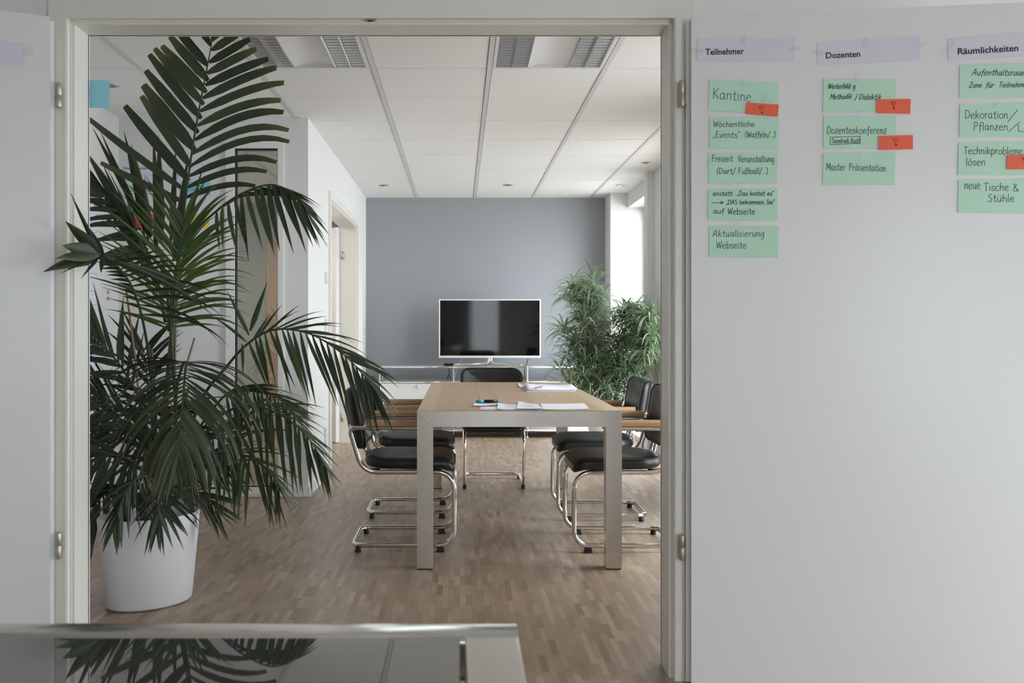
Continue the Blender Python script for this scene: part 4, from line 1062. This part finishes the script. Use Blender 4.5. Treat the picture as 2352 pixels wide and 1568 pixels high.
for xa in (fx0, fx1-0.0655):
    for ya in (fy0, fy1-0.06):
        mb = MB(); mb.box(xa, xa+0.0655, ya, ya+0.06, 0.0, FZ-0.0601, 0, 0.003); part(mb, 'leg', M['steel'], th)

# ------------------------------------------------------------------ shrub by the window
pcx, pcy = 1.34, 8.32
th = thing('potted_shrub', 'bushy narrow-leaved plant in front of the bright window at far right', 'potted plant', (pcx, pcy, 0))
mb = MB(); mb.lathe([(0, 0), (0.15, 0), (0.155, 0.01), (0.185, 0.385), (0.185, 0.40), (0.172, 0.40), (0.165, 0.36), (0, 0.36)], (pcx, pcy, 0), 36); part(mb, 'pot', M['pot'], th)
mb = MB(); mb.lathe([(0, 0.372), (0.10, 0.370), (0.166, 0.362)], (pcx, pcy, 0), 24); part(mb, 'soil', M['soil'], th)
rnd = random.Random(11)
def blade(mb, p, d, L, W, droop, side, n=6, blunt=False, tone=None, sag_dir=Vector((0, 0, -1)), fold=0.25):
    tone = rnd.random() if tone is None else tone
    d = d.normalized(); q = p.copy(); step = L/n; prev = None
    sd0 = side-d*side.dot(d)
    if sd0.length < 1e-4: sd0 = d.cross(Vector((0.3, 1, 0.2)))
    al = mb.attr.setdefault('along', []); tn = mb.attr.setdefault('tone', [])
    for i in range(n+1):
        s = i/n
        if blunt: wd = W*min(1, 0.35+3.2*s)*(1 if s < 0.7 else 1-0.45*((s-0.7)/0.3))
        else: wd = W*min(1, 0.3+3.5*s)*(1-max(0, (s-0.3)/0.7)**1.6)
        wd = max(wd, 0.0012)
        sd = (sd0-d*sd0.dot(d))
        sd = sd.normalized() if sd.length > 1e-5 else sd0.normalized()
        nr = d.cross(sd)
        cur = mb.pts([q-sd*wd/2+nr*wd*fold, q, q+sd*wd/2+nr*wd*fold]); al += [s]*3; tn += [tone]*3
        if prev is not None:
            mb.face([prev, prev+1, cur+1, cur], 0, True); mb.face([prev+1, prev+2, cur+2, cur+1], 0, True)
        prev = cur
        q = q+d*step
        d = (d+sag_dir*droop*step*(0.4+1.2*s)).normalized()
    return q
tips = []
def ell(n, px, py, rx, ry, Yc, ry_):
    for _ in range(n):
        while True:
            u, v, w_ = rnd.uniform(-1, 1), rnd.uniform(-1, 1), rnd.uniform(-1, 1)
            if u*u+v*v+w_*w_ < 1: break
        p = P(px+u*rx, py+v*ry, Yc+w_*ry_)
        p.x = min(p.x, 1.64); tips.append(p)
ell(18, 1345, 665, 48, 52, 8.5, 0.22); ell(34, 1332, 760, 66, 72, 8.45, 0.28); ell(28, 1340, 850, 74, 58, 8.4, 0.28)
ell(24, 1445, 735, 50, 48, 8.2, 0.22); ell(32, 1445, 815, 64, 60, 8.15, 0.26); ell(26, 1502, 760, 24, 65, 7.85, 0.15); ell(24, 1385, 885, 76, 34, 8.2, 0.22)
mb = MB()
for tp in tips:
    ax = Vector((rnd.uniform(-0.5, 0.5)+(tp.x-pcx)*0.5, rnd.uniform(-0.4, 0.4), 1)).normalized()
    nl = rnd.randint(16, 22)
    for i in range(nl):
        az = i*2.399+rnd.uniform(-0.3, 0.3); el = rnd.uniform(-0.3, 0.95)
        d = Vector((math.cos(az)*math.cos(el), math.sin(az)*math.cos(el), math.sin(el)))
        d = (d+ax*0.25).normalized()
        L = rnd.uniform(0.16, 0.30); p = tp-ax*rnd.uniform(0, 0.10)
        end = p+d*L
        if end.x > 1.715: d.x = min(d.x, (1.70-p.x)/L)
        blade(mb, p, d, L, rnd.uniform(0.012, 0.020), rnd.uniform(6, 14), d.cross(Vector((0, 0, 1))), 5, tone=rnd.random()**1.3)
for v in mb.v:
    if v.x > 1.65: v.x = 1.65+(v.x-1.65)*0.25
part(mb, 'foliage', M['shrub'], th)['kind'] = 'stuff'
groups_ = []
for i, (bx, by, tx, ty, Yt) in enumerate(((1378, 925, 1335, 690, 8.5), (1385, 925, 1320, 800, 8.4), (1392, 925, 1375, 740, 8.45), (1398, 925, 1440, 745, 8.2), (1404, 925, 1475, 800, 8.15), (1408, 925, 1500, 770, 7.9))):
    mb = MB(); p0 = Vector((pcx+(i-2.5)*0.035, pcy+0.02*(-1)**i, 0.37)); p2 = P(tx, ty, Yt); pm = p0.lerp(p2, 0.5)+Vector((rnd.uniform(-0.06, 0.06), rnd.uniform(-0.03, 0.03), 0.03))
    path = catmull([p0, pm, p2], 8); mb.tube(path, [0.012-0.007*j/(len(path)-1) for j in range(len(path))], 8); part(mb, 'stem', M['stem2'], th)
    for tp in tips[i::6]:
        j = min(len(path)-1, max(4, int(len(path)*0.72))); bq = path[j]
        if (tp-bq).length < 0.6:
            mb = MB(); m_ = bq.lerp(tp, 0.5)-Vector((0, 0, 0.03)); mb.tube(catmull([bq, m_, tp], 4), 0.0035, 5)
            groups_.append(mb)
mb = MB()
for g in groups_:
    n0 = len(mb.v); mb.v += g.v
    for f, m_, s_ in zip(g.f, g.mi, g.sm): mb.face([n0+i for i in f], m_, s_)
part(mb, 'twigs', M['stem2'], th)['kind'] = 'stuff'

# ------------------------------------------------------------------ the big palm
pc = Vector((-1.272, 3.76, 0)); prot = R(38)
th = thing('potted_palm', 'tall kentia palm in a white oval planter at the left of the doorway', 'potted plant', pc)
mb = MB(); sy_ = 0.70
mb.lathe([(0, 0.004), (0.165, 0.004), (0.174, 0.012), (0.197, 0.25), (0.207, 0.362), (0.204, 0.368), (0.196, 0.366), (0.188, 0.30), (0, 0.30)], pc, 56, sx=1, sy=sy_, rot=prot)
part(mb, 'planter', M['pot'], th)
mb = MB(); mb.lathe([(0, 0.325), (0.11, 0.322), (0.190, 0.312)], pc, 36, sx=1, sy=sy_, rot=prot); part(mb, 'soil', M['soil'], th)
for (bx, by, pts) in ((0, 0, [(372, 1000, 3.78), (388, 850, 3.76), (398, 720, 3.76)]), (-0.05, 0.02, [(352, 1010, 3.8), (350, 880, 3.75), (346, 800, 3.68)]), (0.05, 0.02, [(408, 1040, 3.8), (420, 960, 3.78), (428, 900, 3.76)]), (-0.02, -0.04, [(362, 1100, 3.72), (366, 1040, 3.7), (370, 1000, 3.68)])):
    mb = MB(); path = catmull([pc+Vector((bx, by, 0.315))]+[P(*p) for p in pts], 8)
    mb.tube(path, [0.017-0.008*i/(len(path)-1) for i in range(len(path))], 10); part(mb, 'cane', M['bark'], th)
for pts in ([(338, 1150, 3.82), (312, 830, 3.86), (290, 668, 3.88)], [(402, 1150, 3.84), (425, 850, 3.86), (447, 776, 3.87)], [(396, 1150, 3.86), (402, 850, 3.87), (404, 740, 3.87)]):
    mb = MB(); mb.tube([P(*p) for p in pts], 0.0045, 8); part(mb, 'support_stick', M['bamboo'], th)

rp = random.Random(5); rnd = rp
def lerp(a, b, t): return a+(b-a)*t
def prof(vals, t):
    if isinstance(vals, (int, float)): return vals
    x = t*(len(vals)-1); i = min(int(x), len(vals)-2); return lerp(vals[i], vals[i+1], x-i)
def frond(pts, t0, n, A, B, LA_, LB_, W, dA, dB, yA=0.0, yB=0.0, m='palm', blunt=False, jit=5, tone=(0, 1), term=True, extra=(), r0=0.007):
    """rachis through pixel points; A and B are leaflet angles (picture degrees) on the two sides, y = lean in depth"""
    path = catmull([P(*p) for p in pts], 10); k = len(path)
    mb = MB(); rad = [r0*(1-0.8*i/(k-1)) for i in range(k)]
    mb.tube(path, rad, 7, 1, caps=True)
    mb.attr['along'] = [0.0]*len(mb.v); mb.attr['tone'] = [0.4]*len(mb.v)
    for side, (ang, Ln, dr, yd) in enumerate(((A, LA_, dA, yA), (B, LB_, dB, yB))):
        if ang is None: continue
        for i in range(n):
            t = t0+(1-t0)*(i+0.5*side+rp.uniform(-0.15, 0.15))/n
            t = min(max(t, 0), 0.995); x = t*(k-1); j = min(int(x), k-2); p = path[j].lerp(path[j+1], x-j); T = (path[min(j+2, k-1)]-path[max(j-1, 0)]).normalized()
            tt = (t-t0)/(1-t0); a = R(prof(ang, tt)+rp.gauss(0, jit)); yy = prof(yd, tt)+rp.gauss(0, 0.06)
            d = Vector((math.cos(a), yy, math.sin(a)))
            L = prof(Ln, tt)*rp.uniform(0.9, 1.08)
            blade(mb, p, d, L, prof(W, tt)*rp.uniform(0.85, 1.1), prof(dr, tt)*rp.uniform(0.8, 1.2), T, 8, blunt, tone=rp.uniform(*tone))
    for (a_, b_, Ya, Yb, wd, dr) in extra:
        p0 = P(a_[0], a_[1], Ya); p1 = P(b_[0], b_[1], Yb); d = p1-p0; L = d.length
        blade(mb, p0, d+Vector((0, 0, dr*L*0.5*L)), L*1.02, wd, dr, Vector((0, 1, 0)).cross(d), 8, blunt, tone=rp.uniform(*tone))
    for v in mb.v:
        if v.z > 2.42: v.z = 2.42+(v.z-2.42)*0.35
    part(mb, 'frond', [M[m], M['petiole']], th)

# the tall upright frond that leaves the picture at the top
E_ = []
for bx, by, tx, ty, wd in ((476, 150, 402, 60, 0.038), (478, 185, 392, 84, 0.040), (474, 212, 374, 106, 0.040), (468, 240, 358, 112, 0.038), (462, 272, 346, 126, 0.040), (455, 305, 338, 163, 0.042), (447, 345, 332, 196, 0.052), (439, 385, 328, 222, 0.040), (434, 415, 291, 244, 0.044), (429, 440, 203, 264, 0.030), (425, 465, 236, 372, 0.030)):
    E_.append(((bx, by), (tx, ty), 3.71, 3.73, wd, -0.25))
for bx, by, tx, ty, wd, dr in ((492, 112, 562, 66, 0.034, 0.6), (487, 140, 573, 92, 0.034, 0.8), (482, 165, 588, 116, 0.036, 0.9), (478, 192, 616, 142, 0.036, 1.0), (472, 222, 635, 165, 0.036, 1.1), (466, 252, 654, 205, 0.034, 1.4), (460, 285, 648, 250, 0.034, 1.9), (454, 318, 658, 283, 0.035, 2.3), (448, 350, 672, 334, 0.030, 2.6), (444, 378, 674, 362, 0.028, 2.6), (440, 402, 640, 407, 0.028, 2.8), (435, 428, 616, 420, 0.026, 2.6), (430, 452, 588, 448, 0.024, 2.6)):
    E_.append(((bx-7, by+3), (tx, ty), 3.71, 3.70, wd, dr))
frond([(396, 720, 3.76), (415, 560, 3.74), (428, 440, 3.71), (447, 310, 3.70), (466, 205, 3.70), (484, 110, 3.72), (500, 0, 3.75)], 0.84, 5,
      (120, 108), (46, 56), (0.26, 0.22), (0.20, 0.16), 0.034, 0.0, 0.6, 0.05, -0.05, blunt=True, jit=1.2, tone=(0, 0.5), extra=E_)
# fan of dark upright leaflets to its left
E_ = []
for (bx, by, tx, ty, Yb, Yt, wd) in ((325, 504, 216, 295, 3.95, 4.0, 0.028), (330, 524, 233, 304, 3.95, 3.95, 0.026), (336, 535, 285, 306, 3.92, 3.9, 0.036), (346, 545, 301, 335, 3.9, 3.85, 0.040), (364, 546, 352, 320, 3.88, 3.82, 0.036),
        (368, 560, 364, 314, 3.86, 3.8, 0.038), (392, 556, 404, 340, 3.84, 3.8, 0.028), (398, 600, 432, 356, 3.82, 3.78, 0.036), (312, 530, 200, 350, 4.0, 4.1, 0.044), (318, 560, 198, 380, 3.95, 4.0, 0.032), (350, 620, 213, 411, 3.88, 3.9, 0.026), (356, 650, 236, 466, 3.86, 3.88, 0.024), (340, 575, 202, 425, 3.9, 3.95, 0.022), (410, 600, 466, 380, 3.8, 3.76, 0.02)):
    E_.append(((bx, by), (tx, ty), Yb, Yt, wd, rp.uniform(-0.2, 0.3)))
frond([(388, 760, 3.78), (384, 660, 3.82), (372, 600, 3.86), (345, 560, 3.9), (318, 520, 3.96), (290, 470, 4.02)], 0.5, 5,
      (90, 110, 125), (150, 150, 150), 0.25, 0.25, 0.03, 0.2, 1.0, 0, 0, jit=4, tone=(0, 0.4), extra=E_)
frond([(380, 740, 3.80), (360, 640, 3.82), (325, 560, 3.85), (285, 500, 3.85), (240, 440, 3.85), (196, 400, 3.85)], 0.3, 13,
      (110, 118, 125, 130, 140, 145), (175, 180, 175, 170, 165, 160), (0.34, 0.36, 0.32, 0.28, 0.22, 0.15), (0.2, 0.24, 0.22, 0.2, 0.16, 0.1), 0.026, 0.3, 3.0, 0, 0, jit=5, tone=(0, 0.5))
# arching frond at upper right
frond([(398, 760, 3.80), (410, 640, 3.80), (440, 545, 3.76), (500, 482, 3.70), (560, 442, 3.62), (625, 424, 3.55), (680, 450, 3.50), (716, 505, 3.45)], 0.42, 17,
      (-84, -80, -76, -70, -62, -55), (40, 15, -5, -25, -42, -55), (0.16, 0.26, 0.27, 0.26, 0.20, 0.14), (0.16, 0.22, 0.24, 0.2, 0.16, 0.12), (0.024, 0.030, 0.028, 0.02), 0.6, 4.0, -0.1, 0.1, jit=4, tone=(0.1, 0.9))
# left frond that leans out through the doorway
frond([(352, 1010, 3.72), (346, 860, 3.60), (330, 745, 3.46), (306, 665, 3.30), (276, 618, 3.15), (246, 592, 3.02), (224, 584, 2.92)], 0.38, 17,
      (5, 15, 25, 25, 15, 0), (150, 160, 170, 175, 180, 190), (0.36, 0.31, 0.22, 0.16, 0.12, 0.10), (0.05, 0.06, 0.07, 0.06, 0.05, 0.05), (0.022, 0.026, 0.024), 3.8, 2.0, 0.25, -0.2, jit=5, tone=(0.0, 0.5),
      extra=[((230, 586), (104, 632), 2.93, 2.78, 0.042, 1.5), ((228, 584), (129, 597), 2.92, 2.78, 0.038, 1.0), ((226, 582), (145, 566), 2.92, 2.80, 0.048, 0.8), ((226, 582), (152, 508), 2.92, 2.84, 0.042, -0.6), ((228, 584), (166, 446), 2.93, 2.86, 0.016, -0.8), ((238, 588), (196, 512), 2.96, 2.90, 0.022, -0.4), ((232, 588), (232, 626), 2.93, 2.85, 0.02, 0.5), ((228, 588), (188, 640), 2.93, 2.84, 0.012, 1.2), ((228, 588), (143, 630), 2.93, 2.82, 0.012, 1.2), ((255, 596), (470, 745), 3.05, 3.15, 0.018, 1.5), ((262, 600), (440, 690), 3.08, 3.2, 0.018, 1.8)])
# fresh green frond facing the viewer
frond([(402, 900, 3.74), (394, 800, 3.68), (391, 720, 3.62), (398, 650, 3.57), (412, 575, 3.53), (424, 500, 3.50)], 0.30, 23,
      (162, 149, 140, 132, 124, 112), (8, 26, 40, 50, 58, 66), (0.22, 0.33, 0.36, 0.34, 0.28, 0.18), (0.24, 0.33, 0.36, 0.34, 0.28, 0.18), (0.012, 0.0155, 0.015, 0.013), 0.9, 2.6, -0.15, -0.15, m='palmb', jit=4, tone=(0, 0.7))
frond([(400, 860, 3.80), (402, 740, 3.85), (415, 640, 3.9), (435, 560, 3.95)], 0.3, 14,
      (140, 130, 120, 110), (20, 30, 40, 55), (0.2, 0.28, 0.24, 0.15), (0.3, 0.34, 0.28, 0.18), 0.013, 1.0, 4.0, 0, 0, m='palmb', jit=7, tone=(0, 0.5))
# right frond on a long petiole, reaching over to the chairs
frond([(425, 1010, 3.76), (470, 905, 3.72), (520, 842, 3.68), (562, 795, 3.64), (612, 762, 3.60), (665, 756, 3.54), (725, 772, 3.48), (790, 815, 3.43), (838, 865, 3.40), (868, 905, 3.38)], 0.36, 24,
      (-66, -72, -74, -74, -70, -62), (70, 25, 0, -22, -38, -48), (0.20, 0.27, 0.30, 0.31, 0.24, 0.14), (0.14, 0.2, 0.24, 0.24, 0.2, 0.12), (0.018, 0.022, 0.020, 0.016), 1.0, 3.0, -0.05, 0.12, jit=5, tone=(0.0, 0.8),
      extra=[((574, 760), (613, 650), 3.63, 3.62, 0.022, 0), ((572, 770), (520, 668), 3.63, 3.6, 0.018, 0.5), ((556, 790), (558, 860), 3.64, 3.6, 0.014, 0), ((566, 785), (485, 730), 3.64, 3.62, 0.012, 2)])
# dome frond arching towards the viewer
frond([(402, 1000, 3.74), (405, 900, 3.64), (418, 842, 3.54), (427, 832, 3.46), (425, 862, 3.38), (420, 920, 3.31), (412, 990, 3.27), (404, 1060, 3.26)], 0.30, 33,
      (171, 184, 202, 220, 238, 257), (7, -5, -22, -40, -58, -76), (0.34, 0.42, 0.40, 0.34, 0.26, 0.16), (0.34, 0.42, 0.40, 0.34, 0.26, 0.16), (0.014, 0.017, 0.020, 0.019), 5.6, 5.6, -0.12, -0.12, jit=5, tone=(0.05, 0.9))
# lower right fronds
frond([(408, 1120, 3.72), (450, 1030, 3.68), (500, 960, 3.62), (560, 932, 3.56), (615, 940, 3.50), (668, 968, 3.45), (715, 1015, 3.41), (752, 1080, 3.38)], 0.36, 22,
      (-80, -82, -82, -80, -78, -76), (25, 5, -15, -32, -48, -62), (0.22, 0.28, 0.29, 0.26, 0.2, 0.12), (0.2, 0.24, 0.24, 0.2, 0.16, 0.1), (0.018, 0.022, 0.018), 1.0, 3.0, -0.05, 0.1, jit=5, tone=(0.2, 1))
frond([(412, 1080, 3.84), (460, 980, 3.88), (520, 905, 3.90), (570, 888, 3.90), (630, 908, 3.88), (682, 962, 3.86)], 0.4, 18,
      (-85, -85, -80, -75), (15, -5, -25, -45), (0.2, 0.24, 0.2, 0.12), (0.18, 0.22, 0.2, 0.12), 0.015, 1.2, 3.0, 0, 0.1, jit=6, tone=(0.0, 0.6))
frond([(398, 1150, 3.68), (440, 1085, 3.62), (500, 1040, 3.56), (560, 1046, 3.50), (612, 1075, 3.45), (648, 1125, 3.41)], 0.3, 20,
      (-95, -90, -86, -84, -80), (25, 5, -20, -45, -65), (0.2, 0.27, 0.28, 0.22, 0.14), (0.2, 0.24, 0.24, 0.2, 0.12), (0.016, 0.020, 0.016), 1.0, 3.2, -0.05, 0.1, jit=6, tone=(0.1, 0.9))
# left fronds, partly behind the jamb
frond([(352, 1060, 3.80), (325, 930, 3.86), (280, 845, 3.90), (240, 800, 3.92), (200, 770, 3.94), (150, 750, 3.95)], 0.3, 16,
      (84, 94, 102, 112, 122, 135), (170, 170, 160, 150, 150, 150), (0.26, 0.32, 0.33, 0.30, 0.24, 0.15), (0.2, 0.26, 0.26, 0.24, 0.2, 0.12), (0.022, 0.026, 0.022), 0.6, 2.0, 0, 0, jit=5, tone=(0.1, 0.7))
frond([(350, 1080, 3.86), (310, 985, 3.92), (255, 925, 3.97), (195, 900, 4.0), (130, 900, 4.02)], 0.25, 16,
      (110, 125, 140, 150), (190, 195, 205, 215), (0.28, 0.32, 0.28, 0.2), (0.28, 0.3, 0.26, 0.2), 0.024, 1.5, 3.0, 0, 0, jit=8, tone=(0, 0.4))
frond([(352, 1110, 3.74), (305, 1060, 3.72), (250, 1045, 3.70), (195, 1075, 3.68), (150, 1130, 3.66)], 0.2, 16,
      (150, 170, 190, 215), (-100, -110, -115, -120), (0.24, 0.28, 0.24, 0.16), (0.22, 0.28, 0.24, 0.16), 0.022, 3.0, 1.0, 0, 0, jit=8, tone=(0, 0.5))
# low fronds over the planter
frond([(362, 1150, 3.66), (345, 1100, 3.56), (312, 1100, 3.46), (282, 1145, 3.40), (262, 1200, 3.38)], 0.15, 14,
      (-60, -75, -90, -100), (200, 215, 235, 250), (0.2, 0.22, 0.18, 0.12), (0.18, 0.2, 0.18, 0.12), 0.020, 1.0, 2.4, -0.1, 0.0, jit=8, tone=(0, 0.5))
frond([(374, 1150, 3.64), (384, 1110, 3.54), (378, 1120, 3.45), (366, 1160, 3.40), (362, 1195, 3.39)], 0.2, 14,
      (-15, -35, -55, -75), (215, 230, 245, 258), (0.16, 0.19, 0.18, 0.13), (0.18, 0.2, 0.18, 0.12), 0.017, 2.0, 2.0, -0.1, -0.1, jit=8, tone=(0, 0.6))
frond([(350, 1160, 3.76), (290, 1120, 3.78), (235, 1140, 3.76), (195, 1195, 3.74)], 0.2, 14,
      (-80, -90, -95, -100), (165, 185, 205, 230), (0.2, 0.26, 0.24, 0.16), (0.2, 0.22, 0.18, 0.12), 0.021, 1.0, 2.5, 0, 0, jit=8, tone=(0, 0.4))
frond([(392, 1160, 3.74), (432, 1128, 3.78), (470, 1140, 3.80), (506, 1178, 3.78)], 0.25, 11,
      (-75, -70, -65, -60), (20, -5, -25, -45), (0.14, 0.18, 0.18, 0.12), (0.14, 0.18, 0.16, 0.1), 0.017, 0.8, 2.5, 0, 0.1, jit=7, tone=(0, 0.5))
# dark inner fronds that close the middle
frond([(372, 1130, 3.92), (340, 1030, 4.02), (290, 975, 4.08), (240, 960, 4.1)], 0.1, 15, (100, 115, 130, 150), (-110, -125, -140, -160), 0.26, 0.26, 0.022, 1, 1, 0, 0, jit=14, tone=(0, 0.3))
frond([(392, 1130, 3.92), (440, 1050, 4.02), (500, 1000, 4.08), (560, 1000, 4.1)], 0.1, 15, (80, 60, 40, 20), (-85, -80, -75, -70), 0.24, 0.26, 0.020, 1.5, 1, 0, 0, jit=14, tone=(0, 0.3))
frond([(380, 1130, 3.80), (372, 1040, 3.82), (385, 960, 3.80), (400, 930, 3.74)], 0.1, 15, (150, 150, 150), (30, 20, 10), 0.26, 0.26, 0.018, 3, 3, 0, 0, jit=16, tone=(0, 0.4))
frond([(380, 1140, 3.96), (350, 1060, 4.05), (300, 1020, 4.12), (235, 1015, 4.16)], 0.05, 16, (95, 115, 140, 160), (-95, -110, -130, -150), 0.24, 0.24, 0.022, 1, 1, 0, 0, jit=16, tone=(0, 0.2))
frond([(386, 1140, 3.98), (420, 1060, 4.06), (470, 1050, 4.12), (530, 1060, 4.16)], 0.05, 14, (85, 65, 45, 20), (-85, -75, -70, -60), 0.2, 0.22, 0.020, 1.5, 1, 0, 0, jit=16, tone=(0, 0.2))
frond([(372, 1120, 3.9), (350, 980, 3.98), (340, 880, 4.02), (330, 800, 4.04)], 0.2, 16, (160, 150, 140, 125), (20, 30, 45, 60), 0.24, 0.22, 0.018, 1.2, 2, 0, 0, jit=10, tone=(0, 0.3))
